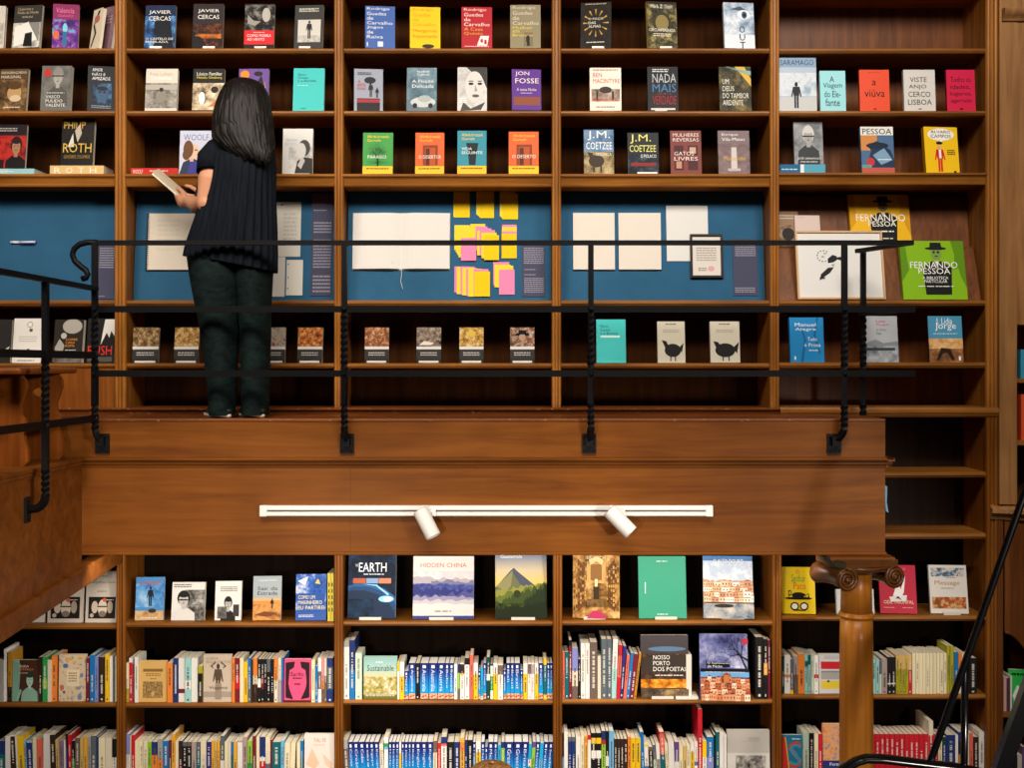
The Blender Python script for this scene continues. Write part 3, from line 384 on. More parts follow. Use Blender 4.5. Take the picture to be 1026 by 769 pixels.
B(L2[1], 139, 662, 167, 703.5, 'manila book with old printed lettering and a dark engraving', 'd9ae66', [R(.14, .74, .86, .81, '8a6a38'), L(.24, .62, .8, .7, 2, '8a6a3a'), L(.4, .54, .64, .58, 1, '8a6a3a'), N(.14, .1, .86, .5, '3a2c1a 9a7848 cfa868', 90), E(.5, .2, .06, .06, 'd0a860')], tilt=2, anchor='manila book')
B(L2[1], 203.5, 655.5, 232, 703.5, 'sepia book of a person with hands behind the head', 'cbb9a4', [R(0, .1, 1, .22, 'a8998a'), FIG(.52, .42, .36, '5a4a3c', '4a3c30'), P('6a5848', (.36, .7), (.24, .76), (.42, .86), (.44, .82), (.32, .77)), P('6a5848', (.68, .7), (.82, .76), (.62, .86), (.6, .82), (.74, .77)), R(.42, .06, .64, .4, '9a8a78'), block(['CARA', 'BOAVISTA'], .1, .8, .96, .95, 'a08c78'), X('Viagens', .2, .26, .86, .34, '5a4a3e')], tilt=2, anchor='sepia figure book', spine='b8a48c')
B(L2[1], 284.5, 660, 311.5, 703, 'pink book with two black weeping trees', 'e0527c', [P('2e1c22', (.05, .92), (.4, .94), (.36, .8), (.2, .74), (.14, .3), (.05, .1)), P('2e1c22', (.95, .92), (.6, .94), (.64, .8), (.8, .74), (.86, .3), (.95, .1)), P('2e1c22', (.06, .1), (.14, .5), (.2, .3), (.34, .06)), P('2e1c22', (.94, .1), (.86, .5), (.8, .3), (.62, .06)), R(0, .0, 1, .04, '4a1c2a'), X('Sarilo', .24, .6, .74, .7, '3a1c26'), L(.32, .52, .68, .57, 1, '3a1c26'), L(.38, .38, .62, .44, 2, '3a1c26')], tilt=2, anchor='pink tree book')
B(L2[2], 364, 657.5, 398, 701, 'meadow photo book with a pale green sky', '9cc0b4', [G('6a6a2c 9a9040 c8c498 a8c8bc 8fb8b4', (.06, .28, .55, .68, .95)), N(0, .1, 1, .52, '6a6a24 b8a860 f0e8e0', 40), X('Sustainable', .1, .66, .9, .8, '1c3a34'), L(.36, .84, .58, .88, 1, 'f0f4f0'), L(.06, .05, .94, .12, 2, 'd8d0b8')], tilt=3, anchor='meadow book')
B(L2[3], 642, 636, 690.5, 699, 'large night city book with lights along a river', '3a3430', [G('5a4a38 3a2c22 463a36 4a4448', (.05, .3, .6, .95)), N(0, .16, 1, .4, '3a1c0c d8801c f8c850', 22), N(.0, .3, 1, .7, '2c2420 3c2c24 7a5230', 30), RIDGE(.66, .04, 14, '3c322c', 4, .4, .05), N(0, .0, 1, .14, '1e1a18 5a4a3c b09060', 14), E(.55, .78, .4, .04, '5a7a98'), block(['NOSSO', 'PORTO', 'DOS POETAS'], .26, .4, .96, .68, 'f2efe8'), L(.3, .34, .9, .37, 1, 'e0dcd4')], th=.035, tilt=5, rest='night city book', anchor='night city book')
B(L2[3], 700.5, 635, 751, 699, 'large book of a bare tree against violet sky above tiled houses', '5a5c94', [N(0, .46, 1, 1, '3a3c74 7a80b8 d8d8e8', 9), TREE(.97, .46, 2.1, .2, .022, '1a1a24', 3, 6), TREE(.99, .6, 2.7, .22, .016, '1a1a24', 5, 6), TREE(.12, .48, 1.6, .1, .008, '1a1a24', 7, 3), R(0, .42, 1, .48, '14141a'), R(.12, .5, .6, .58, '14141a'), block(['O Suplemento', 'de Porto'], .14, .49, .6, .58, 'f0f0f0'), X('A cidade no', .62, .5, .9, .54, 'f0f0f0'), R(0, .35, 1, .43, '6aa0d0'), HOUSES(0, 0, 1, .34, 4, 'c87850 e8b890 b05a3a d8946a f0d0b0', '8a3c24 a84c2c 6a2c1c', 8), R(.46, .28, .58, .4, 'c07040'), P('8a3c24', (.44, .4), (.6, .4), (.52, .44)), E(.9, .92, .07, .05, 'b83048'), L(.08, .43, .9, .45, 1, 'c8c8d0')], tilt=5, yaw=-3, rest='bare tree book', anchor='bare tree book', spine='16161c')
B(L2[4], 820.5, 655, 847, 694, 'white book banded red, grey and yellow beside the column', 'd0d0ce', [L(.2, .86, .95, .96, 2, 'a8a8a6'), R(.08, .62, 1, .81, 'c8232c'), R(.08, .36, 1, .58, 'a8a4a2'), L(.1, .52, .9, .56, 1, '6a6664'), R(.08, .12, 1, .32, 'e2c63a'), E(.36, .31, .04, .03, '1e1c1a')], tilt=2, anchor='colour-banded book')
L3 = [787, 787, 784, 783.5, 778.5]
B(L3[1], 304.5, 735, 335, 787, 'white book washed with peach figures and blue foot', 'e4dad0', [X('TAL FÉ', .3, .84, .72, .93, 'e07a3a'), L(.3, .76, .7, .8, 2, 'd8b8a4'), P('ecc0a0', (.05, .4), (.25, .72), (.5, .42), (.34, .3)), P('eac4a8', (.6, .62), (.95, .42), (.9, .3), (.7, .4)), N(0, .0, 1, .3, '3a7ac0 8ab4dc e4dad0', 18)], tilt=3, anchor='peach-washed book')
B(L3[3], 728.5, 731, 772, 783, 'pale grey book with a black street photograph along its foot', 'b9b3aa', [R(0, .0, 1, .55, 'cfcac2'), N(.2, .14, .9, .5, '1c1a18 8a857e cfcac2', 30), X('SANTIAGO', .5, .8, .76, .86, '9a948c'), L(.34, .76, .78, .78, 1, 'a8a29a')], tilt=3, anchor='grey street book')
B(L3[4], 783, 736, 804.5, 778, 'blue book with a big looping orange letter', '2a7a9c', [X('S', .34, .2, .96, .84, 'd8482a'), X('S', .4, .26, .92, .78, '3a9ab8'), P('c8342c', (.0, .95), (.16, .95), (.36, .0), (.0, .0)), P('d8a83a', (.16, .95), (.22, .95), (.42, .0), (.36, 0)), L(.5, .87, .9, .92, 1, 'e8f0f4')], tilt=2, anchor='looping letter book')
B(L3[4], 824.5, 725, 848, 778, 'orange floral book with an indigo foot band beside the column', 'd68a4e', [N(0, .3, 1, 1, 'c86a4a e0a468 5a6aa0', 34), R(0, 0, 1, .3, '2a3470'), X('Portugal', .3, .18, .95, .26, 'e8ecf4')], tilt=2, anchor='orange floral book')

# ------------------------------------------------------------- upright books
COL = dict(white=('white', 'e9e4dc'), cream=('cream', 'e9dcb6'), ivory=('ivory', 'ddd0b8'), grey=('grey', 'a39f9a'), slate=('slate grey', '5d666d'), black=('black', '1f1d1e'), brown=('dark brown', '3a2820'),
           taupe=('taupe', '6d5c52'), navy=('navy', '24356e'), blue=('blue', '1e74b8'), sky=('sky blue', '6fb4dc'), cyan=('cyan', '21a6d6'), aqua=('aqua', '9dcfca'), teal=('teal', '17656c'), green=('green', '2f9a48'),
           lime=('lime green', '8fc03a'), olive=('olive', 'a8a228'), yellow=('yellow', 'efc01d'), amber=('amber', 'e8a936'), tan=('tan', 'd6b469'), orange=('orange', 'ea8434'), coral=('coral', 'ea6a56'),
           red=('red', 'c6232f'), maroon=('maroon', '7a2430'), pink=('pink', 'd98f92'), rosy=('rosy grey', 'b09a94'), lav=('lavender', '8288c4'), indigo=('indigo', '33307c'), purple=('purple', '6a4a8a'), mauve=('mauve', '8f7690'), dkgreen=('dark green', '1e4440'), mint=('pale mint', 'c6d8c4'), gold=('golden', 'b8842a'), G=('blue', '1e74b8'), W=('white', 'e9e4dc'))
# x0-x1:top:colour[|colour@height ...][:l<lean>][:t<lettering>]    G = blue guidebook, Y = yellow guidebook with white head
SPINES = [
 (0, 2, 'middle', 'under the stair beam', '''-6-3.5:661:grey 4-6.5:650:white 8-11.8:653:gold|black@.3 #teal 38.5-42.3:658:brown 42.6-47.3:658:green|lime@.5|green@.3 47.6-51.5:661:ivory 51.7-57:657:orange #floral 86.2-89.8:659:maroon 90-94.8:656:blue 95-98.6:658:lav 99-105:658:brown 105.3-109.6:655:yellow 110-113:657:white 113.2-115:657:slate 115.2-117:657:cream'''),
 (1, 2, 'middle', 'under the spiral notebook', '''126.5-129.2:664:cream|olive@.35 129.4-133:659:white|red@.9 133.2-134.6:665:maroon 134.8-138.6:658:white #manila 167.3-173:664:orange 173.4-178.6:659:navy:t 178.8-185:659:white|maroon@.3|white@.2 185.2-191.6:659:aqua|white@.5|aqua@.3 191.8-198:659:white 198.3-203:667:olive|black@.8|brown@.3 #sepia 232.3-235.2:659:orange 235.4-240:659:maroon|red@.6|maroon@.3 240.3-244:659:cream 244.2-248.2:663:yellow 248.4-251.6:659:blue|slate@.4 251.8-253.2:660:brown 253.4-258:659:orange|cream@.6|brown@.4 258.2-261.4:660:black|white@.55|black@.35 261.6-264.4:660:black|maroon@.6|black@.3 264.6-267.2:660:black 267.4-271:660:slate|black@.7 271.2-274.4:660:black 274.6-278.4:659:orange|ivory@.5 278.6-281.8:659:ivory|grey@.5 282-284:659:blue|purple@.5 #pink 312-315.6:661:cream 315.9-318.4:667:blue 318.6-322:659:white|taupe@.7|white@.3 322.2-324.8:659:pink|orange@.5|taupe@.3 325-327.4:659:ivory|taupe@.6 327.6-333.6:659:navy|slate@.8|navy@.3'''),
 (2, 2, 'middle', 'under the sticky notes', '''344.5-350:642:grey|white@.9 350.4-355.4:641:navy|blue@.5:t 356-362.6:654:mint #meadow 398.2-400.2:663:yellow|white@.75 400.5-405:663:W|yellow@.62 405.2-409.2:672:G:tMadrid 409.5-416.2:664:G:tArgentina 416.5-420.6:664:black 421-429.2:664:G:tAustralia 429.5-438.2:664:G:tAustrália 438.5-445.8:664:G:tAustria 446-450:664:G:tBelize 450.2-454.8:664:G:tBotswana 455-458.3:665:white 458.5-460.7:665:navy|lime@.75|taupe@.3 461-465.2:664:white|brown@.97|amber@.72|white@.68 465.5-470.4:659:black|white@.84 470.8-474.2:656:coral 474.5-478.8:664:white|yellow@.68 479-481.4:672:G:tCuba 481.6-484:668:cyan|white@.1 484.2-487.2:664:G:tChina 487.5-491:658:dkgreen|white@.6|dkgreen@.45 491.3-494:665:navy|white@.95|green@.65|white@.25 494.3-498.6:664:white|yellow@.7 498.8-504:665:white|taupe@.97|white@.7 504.3-507:671:G:tPeru 507.3-511.2:664:G:tBali 511.4-515.2:664:G:tBrasil 515.4-521:664:G:tBrazil 521.3-524:671:G:tDubai 524.3-528.6:664:white|yellow@.7 528.8-532:664:white|taupe@.97|white@.7 532.2-535.5:664:white|rosy@.97|white@.7 535.8-539.4:664:white|yellow@.7 539.7-544.2:664:G:tEgito 544.5-547.8:660:yellow|teal@.86|yellow@.12 548-550.8:664:G:tFiji 551-553.6:664:G:tFrança'''),
 (3, 2, 'middle', 'under the framed letter', '''563.5-565.8:653:coral 566-569.8:653:teal 570-573:641:black|maroon@.9 573.2-579:649:lav|ivory@.55|taupe@.25 579.4-581.8:660:black 582-586.2:644:white 586.4-590.8:644:white 591-598.4:643:taupe:t 598.7-602.2:657:ivory 602.5-608:640:slate:t 608.2-613:640:slate:t 613.3-618.4:640:white|aqua@.5:l2 618.7-622.4:646:red|coral@.8|red@.4:l3 622.7-626:647:indigo|navy@.6:l4 626.3-629.3:656:coral:l5 629.6-632.8:654:blue:l6 633-637.4:655:maroon:l6 637.7-640:654:gold:l7 #night #bare 757-764.8:638:black:t 765.2-769:640:black|amber@.6|black@.4 769.3-772:641:maroon'''),
 (4, 2, 'middle', 'behind the column', '''783.3-785.9:657:dkgreen 786.1-791.8:656:white|orange@.5|white@.42 792-794.9:660:slate|yellow@.12 795.1-799.6:657:rosy|taupe@.5 799.8-806:655:orange 806.4-809.4:656:aqua|teal@.85|aqua@.7 809.6-812:656:teal|aqua@.75 812.2-815.4:657:mint 815.7-820:656:white|red@.5|white@.4 #colour 874-877.4:660:aqua 877.6-881:660:aqua 881.2-883.4:662:slate|mint@.6 883.6-889:660:rosy 889.4-893.2:658:black|white@.3|black@.26 893.4-897.4:658:black|white@.3|black@.26 897.7-900.7:656:tan|olive@.64 900.9-903.9:656:tan|olive@.64 904.1-907:656:tan|olive@.64 907.2-910:656:tan|olive@.64 910.2-913.6:656:tan|red@.62 914-917.3:654:cream 917.5-920.8:654:cream 921-924.3:654:cream 924.5-927.8:654:cream 928-931.3:654:cream 931.5-934.8:654:cream 935-938.3:654:cream 938.5-941.8:654:cream 942-945.3:654:cream 945.5-948.6:654:cream 948.9-952:647:olive 952.2-955.6:647:olive 956-960:653:blue 960.2-963.8:654:orange|ivory@.6 964-967.5:654:ivory 968-970.8:656:maroon 971.2-978.6:659:black:t'''),
 (0, 3, 'lowest', 'under the stair beam', '''-2-5:742:navy|teal@.7 5.3-10.4:737:white 10.6-16:736:white|brown@.97:l-3 16.2-17.8:737:white:l-3 18-24.4:737:yellow:l-3 24.6-27:741:sky:l-3 27.2-33:742:aqua|indigo@.96|aqua@.3:l-2 33.2-36.8:738:cream:l-1 37-43.2:740:coral:l-1 43.4-50.4:735:white 50.6-55.8:736:brown:l-2 56-59.4:741:tan:l-2 59.6-63.8:742:mauve:l-2 64-65.8:741:white:l-1 66-68:735:black|indigo@.7:l-1 68.2-71.6:736:red:l-1 71.8-75:742:black|green@.6:l-1 75.2-80:739:taupe 80.2-83.8:739:tan 84-87.6:738:amber 87.8-90.8:738:grey 91-96.6:737:slate 96.8-98.6:738:navy 98.8-105.6:739:cream 105.8-112:739:ivory 112.4-116.8:740:black|white@.6'''),
 (1, 3, 'lowest', 'under the spiral notebook', '''126.4-130:735:lav|white@.6 130.2-131.6:737:cream 131.8-135:736:red 135.2-139.6:742:cream 139.8-143.8:742:cream 144-147.8:742:cream 148-151.8:743:lime 152-157.8:743:navy|orange@.7 158-163:740:grey|orange@.55 163.3-169:742:blue 169.2-171.8:741:maroon 172-175.6:735:amber 175.8-178.8:742:cream 179-182.8:742:brown|maroon@.5 183-187.2:743:slate|black@.9 187.4-191.8:743:taupe|black@.9 192-196.8:743:rosy 197-200.8:743:slate|teal@.8 201-206.8:742:cream|ivory@.7 207-211.6:743:indigo|brown@.4 211.8-214.8:742:amber 215-217.4:742:tan 217.6-220.4:742:amber 220.8-224.8:737:slate|white@.5 225-228.6:743:cream 228.8-231.4:743:ivory 231.6-233.8:743:blue|teal@.7 234-237.8:743:amber 238-243:742:rosy|white@.97 243.2-247.8:738:rosy 248-252.8:742:lime|green@.5 253-256.4:737:maroon 256.8-260:738:cream 260.2-265.8:738:navy|white@.58|red@.5 266-270.8:738:cream|ivory@.7|slate@.45 271-272.6:741:maroon 272.8-281.2:743:teal 281.4-284.8:742:sky 285-290.6:744:cream:l1 290.8-295.6:744:cream:l2 297.4-300.8:744:cream 301-303.8:742:blue|teal@.6 #peach'''),
 (2, 3, 'lowest', 'under the sticky notes', '''344.4-349.6:741:grey|taupe@.8:l-4 350-354.8:743:G:tCosta:l-4 355-360.6:743:G:tCroácia:l-4 360.8-366.6:743:G:tCuba:l-4 366.8-370.8:743:G:l-3 371-375.6:743:G:tEgypt:l-3 375.8-380.4:743:G:tEuropa:l-3 380.7-384.4:745:white|yellow@.84|ivory@.8:l-2 384.8-389:738:white|green@.86|sky@.78|white@.72 389.3-392.6:743:G:tItaly 392.8-396.2:743:G:tIceland 396.4-399.8:743:G:tIreland 400-402:743:white|yellow@.72 402.2-405:743:G:tIndia 405.2-408.8:743:G:tJapan 409-412:743:G:tKenya 412.2-415.8:743:G:tKorea 416-421.8:743:G:tEngland 422-427.8:743:G:tEngland 428-433.8:743:G:tEngland 434-438:742:taupe|cream@.72 438.3-441.8:744:red:t 442-447.6:738:navy|coral@.85|white@.8 448-454.8:743:black:t 455-460.8:743:navy:t 461-465.4:739:amber|orange@.9|amber@.7 465.7-468.4:741:navy 468.6-473.6:741:black:t 473.8-476.6:743:G 476.8-481.8:742:white|yellow@.72 482-485.6:743:G:tMalta 485.8-488.8:748:G 489-494.6:743:G:tMexico 494.8-498.6:743:G:tOman 498.8-502:746:cyan 502.2-505.8:743:navy|lime@.85|green@.5 506-514.6:743:G:tGreece 514.8-522.6:743:G:tGreece:l1 522.8-528.8:743:G:tBritain:l2 529-532:745:cyan|white@.6|cyan@.4:l3 532.2-535.8:743:purple|lime@.86:l4 536-539.8:743:G:tHawaii:l4 540-543.6:744:cyan|sky@.6:l4 543.8-548.4:743:G:tIreland:l4 548.6-553.4:743:G:tSweden:l4'''),
 (3, 3, 'lowest', 'under the framed letter', '''563.5-565:734:brown|sky@.5 565.2-569:733:white 569.3-572.6:738:slate|navy@.9 572.8-576.6:738:slate|navy@.9 577-581.8:738:white 582-585.6:736:cream 585.8-588.8:737:amber|orange@.97|amber@.85 589-592:736:red|white@.9 592.4-597:734:black|yellow@.9|black@.78|white@.64|black@.48 597.3-602.4:734:black|yellow@.9|black@.78|white@.64|black@.48 602.7-606.8:732:navy|red@.82|lime@.74 607-610:732:black|white@.5|black@.3 610.3-615:732:sky 615.3-618.4:740:brown 618.6-621.6:740:brown 621.8-625:740:brown 625.2-628.8:740:brown 629-631.8:738:orange 632-636.8:739:yellow 637-641.8:739:yellow 642-645.6:733:blue:l-2 645.8-650:744:cream|yellow@.95|white@.9|blue@.4:l-2 650.3-654.6:748:taupe|brown@.9:l-2 654.8-657.8:746:slate|mint@.6:l-3 658-661.6:745:white|grey@.6:l-3 661.8-666.6:733:red|coral@.97|teal@.55:l-3 666.8-669.8:745:cream:l-3 670-675.8:742:white|purple@.1:l-2 676-680.2:743:purple|white@.5 680.4-684.6:747:cream|amber@.3 684.8-688:747:tan 688.2-691.6:747:cream 691.8-695.6:744:white|yellow@.76 695.8-699 :743:white|blue@.5|white@.4 699.2-703.6:710:red 703.9-708:742:yellow|white@.6 708.3-715:738:blue|lav@.55|sky@.3 715.3-717:736:black 717.2-720.8:733:teal 721-725:734:white 725.3-728:736:white #grey'''),
 (4, 3, 'lowest', 'behind the column', '''#looping 804.8-810.6:734:mint 810.8-815.6:734:black:t 815.8-819.8:735:cream 820-824:735:red #orange 872-876.7:735:red 876.9-881.6:735:red 881.8-886.5:735:red 886.7-891.4:735:red 891.6-896.3:735:red 896.5-901.2:735:red 901.4-906.1:735:red 906.3-911:735:red 911.2-915.9:735:red 916.1-920.8:735:red 921-925.7:735:red 925.9-930.4:735:red 930.6-935:722:ivory|red@.74 935.2-940:735:red 940.3-944:738:cream 944.2-948.2:738:dkgreen|navy@.8 948.5-957:736:navy:t 957.2-960:736:white 960.2-965.4:733:indigo|black@.8|gold@.5 966-971:734:white|cream@.6 971.2-975:734:coral 975.2-980.6:738:brown:t 980.8-986.4:733:white'''),
]
# ------------------------------------------------------------- woods
W_DIV = wood('wood_upright', '8c541e', 'c88438', 'z', .4)
W_SHELF = wood('wood_shelf', '7a4818', 'b0722e', 'x', .4)
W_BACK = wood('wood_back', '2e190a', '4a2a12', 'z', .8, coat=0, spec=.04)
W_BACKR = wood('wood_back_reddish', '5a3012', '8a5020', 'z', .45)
W_DARK = wood('wood_dark_stained_back', '0e0805', '1a0f08', 'z', .8, coat=0, spec=.04)  # near-black brown puts the lower case's inner shade into the colour
W_LDIV = wood('wood_lower_upright', '70400f', 'a06022', 'z', .4)
W_FASC = wood('wood_fascia', '683810', '8c521a', 'x', .5, .7, spec=.08, coat=.02)
W_SIDE = wood('wood_side_panel', '683810', '925622', 'x', .5, .6, spec=.08)
W_WORN = wood('wood_worn_edge', '6a3614', '8c4e20', 'x', .4, 1, .5)
W_PANEL = wood('wood_panel', '7a4316', 'a86224', 'z', .4, 1.2)
W_STOOL = wood('wood_stool', '6a360f', '96521c', 'z', .35)
W_COL = wood('wood_column', '985818', 'c8822e', 'z', .35, .9, coat=.12)
W_CAP = wood('wood_capital', '4a2a12', '6a401e', 'x', .3, 1, coat=.25)
W_PIL = wood('wood_pilaster', '8e6238', 'bc8854', 'z', .42)
W_RIGHT = wood('wood_dark_door', '5e3416', '844c22', 'z', .35)
BLUE = noisy(['2a5876', '316184'], 3, (1, 1, 1), .75, key='felt')
IRON = mat('0c0c0e', .5, .16)
IRON_F = mat('0c0c0e', .22, .5)

def structure(o, **k):
    o['kind'] = 'structure'; return o

# ------------------------------------------------------------- room shell
XL, XR = -4.2, 3.4
m = MB(); m.box(XL, XR, -9.5, .5, -.06, 0, wood('floor_boards', '4a2c16', '6e4526', 'y', .4)); structure(m.build('floor'))
m = MB(); m.box(XL, XR, .36, .46, 0, 7.5, mat('4a3420', .8)); structure(m.build('wall_back'))
m = MB(); m.box(XR, XR+.1, -9.5, .46, 0, 7.5, mat('5a4230', .8)); structure(m.build('wall_right'))
m = MB(); m.box(XL-.1, XL, -9.5, .46, 0, 7.5, mat('5a4230', .8)); structure(m.build('wall_left'))

# ------------------------------------------------------------- bookcase
def zs(y): return EYE-(y-CY)*D/F          # height of a pixel row at the shelf front
def xs(x): return (x-CX)*D/F
DEP = .33
UP = [(115.3, 127), (335, 344.6), (552.8, 562.2), (770.8, 780.5), (987, 999)]
LO = [(117, 126.3), (335, 344.3), (554, 563.2), (773.6, 783), (987.4, 999)]
ZT, ZB = zs(-70), zs(409)
def upright(xa, xb, z0, z1, w, mb):
    a, b = xs(xa), xs(xb); wd = b-a; c = (a+b)/2
    mb.box(c-wd*.36, c+wd*.36, .0, DEP, z0, z1, w)
    # reeded front: two beads and a flat between them
    prof = [(a, .004), (a, -.004)]
    for k in range(9):
        t = math.pi*k/8; prof.append((a+wd*.19-wd*.17*math.cos(t), -.006-.012*math.sin(t)))
    prof += [(a+wd*.42, -.006), (a+wd*.42, -.012), (b-wd*.42, -.012), (b-wd*.42, -.006)]
    for k in range(9):
        t = math.pi*k/8; prof.append((b-wd*.19-wd*.17*math.cos(t), -.006-.012*math.sin(t)))
    prof += [(b, -.004), (b, .004)]
    mb.prism(prof, (0, 0, z0), (1, 0, 0), (0, 1, 0), (0, 0, z1-z0), w)
def shelf(mb, xa, xb, ytop, ybot, w, inset=.0, deep=DEP):
    a, b = xs(xa), xs(xb); z1, z0 = zs(ytop), zs(ybot); h = z1-z0
    pr = [(deep, 0), (deep, h), (.012+inset, h), (.003+inset, h-.002), (inset-.002, h*.75), (inset-.003, h*.45), (.002+inset, h*.3), (.004+inset, h*.16), (.010+inset, 0)]
    mb.prism(pr, (a, 0, z0), (0, 1, 0), (0, 0, 1), (b-a, 0, 0), w)
def cornice(mb, xa, xb, ytop, ybot, w, deep=DEP):
    a, b = xs(xa), xs(xb); z1, z0 = zs(ytop), zs(ybot); h = z1-z0
    pr = [(deep, 0), (deep, h), (-.016, h), (-.02, h-.004), (-.02, h*.8), (-.012, h*.72), (-.006, h*.6), (-.002, h*.35), (0, h*.2), (-.004, h*.12), (.0, 0)]
    mb.prism(pr, (a, 0, z0), (0, 1, 0), (0, 0, 1), (b-a, 0, 0), w)
case = thing('bookcase', 'tall built-in wooden bookcase behind the gallery railing, full of face-out books', 'bookcase', (0, 0, ZB))
def part(mb, name, par=case, bv=0, **k):
    o = mb.build(name, par, **k); o.matrix_parent_inverse = Matrix.Translation(-par.location)
    if bv: bevel(o, bv)
    return o
bays_u = [(-95, 115.3), (127, 335), (344.6, 552.8), (562.2, 770.8), (780.5, 987)]
for xa, xb in UP[:4]:
    m = MB(); upright(xa, xb, ZB, ZT, W_DIV, m); part(m, 'upright')
m = MB(); upright(987, 999, ZB, ZT, W_DIV, m); part(m, 'upright')
for i, (xa, xb) in enumerate(bays_u):
    for (yt, yb) in ((-16, -10.5), (48, 53), (110.6, 115.8)):
        m = MB(); shelf(m, xa-1.5, xb+1.5, yt, yb, W_SHELF); part(m, 'shelf')
    m = MB(); cornice(m, xa-1, xb+1, 174.6 if i < 4 else 173.4, 187 if i < 4 else 185, W_SHELF); part(m, 'shelf')
    m = MB(); shelf(m, xa-1.5, xb+1.5, 300.6, 306.4, W_SHELF); part(m, 'shelf')
    m = MB(); shelf(m, xa-1.5, xb+1.5, 363.6 if i < 4 else 362.8, 369, W_SHELF); part(m, 'shelf')
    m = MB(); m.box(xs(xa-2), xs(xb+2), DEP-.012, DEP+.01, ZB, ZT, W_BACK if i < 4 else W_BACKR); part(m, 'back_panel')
    # sloping display board
    a, b = xs(xa), xs(xb); zb, zt = zs(300.6), zs(187)
    if i < 4:
        m = MB(); m.prism([(.10, 0), (.115, 0), (.185, zt-zb), (.17, zt-zb)], (a, 0, zb), (0, 1, 0), (0, 0, 1), (b-a, 0, 0), BLUE)
        part(m, 'display_board', label='blue felt sloping display board')
    else:
        zm = zs(246)
        m = MB(); m.prism([(.05, 0), (.065, 0), (.165, zm-zb), (.15, zm-zb)], (a, 0, zb), (0, 1, 0), (0, 0, 1), (b-a, 0, 0), W_BACKR); part(m, 'display_board')
        m = MB(); m.prism([(.15, 0), (.2, .0), (.27, zt-zm), (.255, zt-zm), (.2, .02), (.15, .02)], (a, 0, zm-.012), (0, 1, 0), (0, 0, 1), (b-a, 0, 0), W_BACKR); part(m, 'display_board')
m = MB(); m.box(xs(-95), xs(115.3), -.004, .02, ZB, zs(369), W_PANEL); part(m, 'lower_panel')
m = MB(); cornice(m, -95, 781, 408.3, 417.8, W_WORN, .34); shelf(m, 781, 999.5, 407.5, 417.6, W_SHELF, -.02); part(m, 'plinth')
# ---- lower case
ZG = wz(419.4, -.52)                       # gallery deck level
case2 = thing('bookcase', 'built-in wooden bookcase under the gallery, packed with upright books', 'bookcase', (0, 0, 0))
bays_l = [(-95, 117), (126.3, 335), (344.3, 554), (563.2, 773.6), (783, 987.4)]
ZC = zs(417.8)
for i, (xa, xb) in enumerate(LO):
    m = MB(); upright(xa, xb, 0, ZC if i == 4 else ZC-.02, W_LDIV, m); part(m, 'upright', case2)
for i, (xa, xb) in enumerate(bays_l):
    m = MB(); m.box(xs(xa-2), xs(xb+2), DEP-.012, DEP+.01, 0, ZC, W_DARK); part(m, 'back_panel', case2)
    m = MB(); wdk = W_DARK
    t = (xb-xa)
    for y in (L1[i], L2[i], L3[i], L3[i]+88, 938):
        m = MB(); shelf(m, xa-1.5, xb+1.5, y, y+5.2, W_SHELF); part(m, 'shelf', case2)
    m = MB(); m.box(xs(xa-1), xs(xb+1), .01, .03, 0, zs(938+5), W_LDIV); part(m, 'plinth', case2)
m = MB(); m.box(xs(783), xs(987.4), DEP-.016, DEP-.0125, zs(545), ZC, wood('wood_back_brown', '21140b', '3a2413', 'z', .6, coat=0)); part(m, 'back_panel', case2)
for yt, yb in ((472.5, 478.5), (534, 540)):
    m = MB(); shelf(m, 781, 989, yt, yb, W_SHELF); part(m, 'shelf', case2)

# ------------------------------------------------------------- gallery
YF = -.52
SF = F/(D+YF)
def fx(x, Y=YF): return (x-CX)*(D+Y)/F
def fz(y, Y=YF): return EYE-(y-CY)*(D+Y)/F
GL, GR = fx(82), fx(887)
gal = thing('gallery', 'wooden gallery walkway with a long panelled front below the railing', 'balcony', (0, YF, fz(553)))
def gpart(mb, name, bv=0, **k): return part(mb, name, gal, bv, **k)
ZD = fz(419.4); ZL = fz(459); ZF1 = fz(468); ZBOT = fz(553)
m = MB(); m.box(GL-1.6, GR, YF+.03, -.02, ZD-.04, ZD, W_WORN); gpart(m, 'deck')
m = MB(); m.box(GL-1.6, GR, YF-.004, YF+.03, ZD-.012, ZD, W_WORN); gpart(m, 'deck_edge', .003)
m = MB(); m.box(GL-1.6, GR, YF, YF+.02, ZL, ZD-.012, W_FASC); gpart(m, 'upper_board')
# ledge moulding, returned round the free end
prof = [(.02, 0), (-.006, 0), (-.008, .008), (-.016, .014), (-.016, .024), (-.03, .030), (-.034, .036), (-.034, .044), (.02, .044)]
zled = ZL-.044+.004
m = MB(); m.prism([(p, q) for p, q in prof], (GL, YF, zled), (0, 1, 0), (0, 0, 1), (GR-GL+.03, 0, 0), W_FASC)
m.box(GR, GR+.034, YF-.034, -.03, zled+.028, zled+.044, W_FASC); m.box(GR, GR+.012, YF-.012, -.03, zled, zled+.028, W_FASC)
gpart(m, 'ledge_moulding')
m = MB(); m.box(GL, fx(351), YF, YF+.02, ZBOT, zled+.002, W_FASC); gpart(m, 'front_panel')
m = MB(); m.box(fx(351)+.0006, GR, YF+.0012, YF+.02, ZBOT, zled+.002, W_FASC); gpart(m, 'front_panel')
m = MB(); m.box(GR-.02, GR, YF+.02, -.02, ZBOT, ZD-.04, W_FASC); gpart(m, 'end_panel')
m = MB(); m.box(GL, GR+.004, YF-.012, YF+.02, ZBOT-.012, ZBOT+.003, W_FASC); gpart(m, 'bottom_bead', .004)
m = MB(); m.box(GL, GR-.02, YF+.02, -.02, ZBOT, ZBOT+.02, W_DARK); gpart(m, 'soffit')
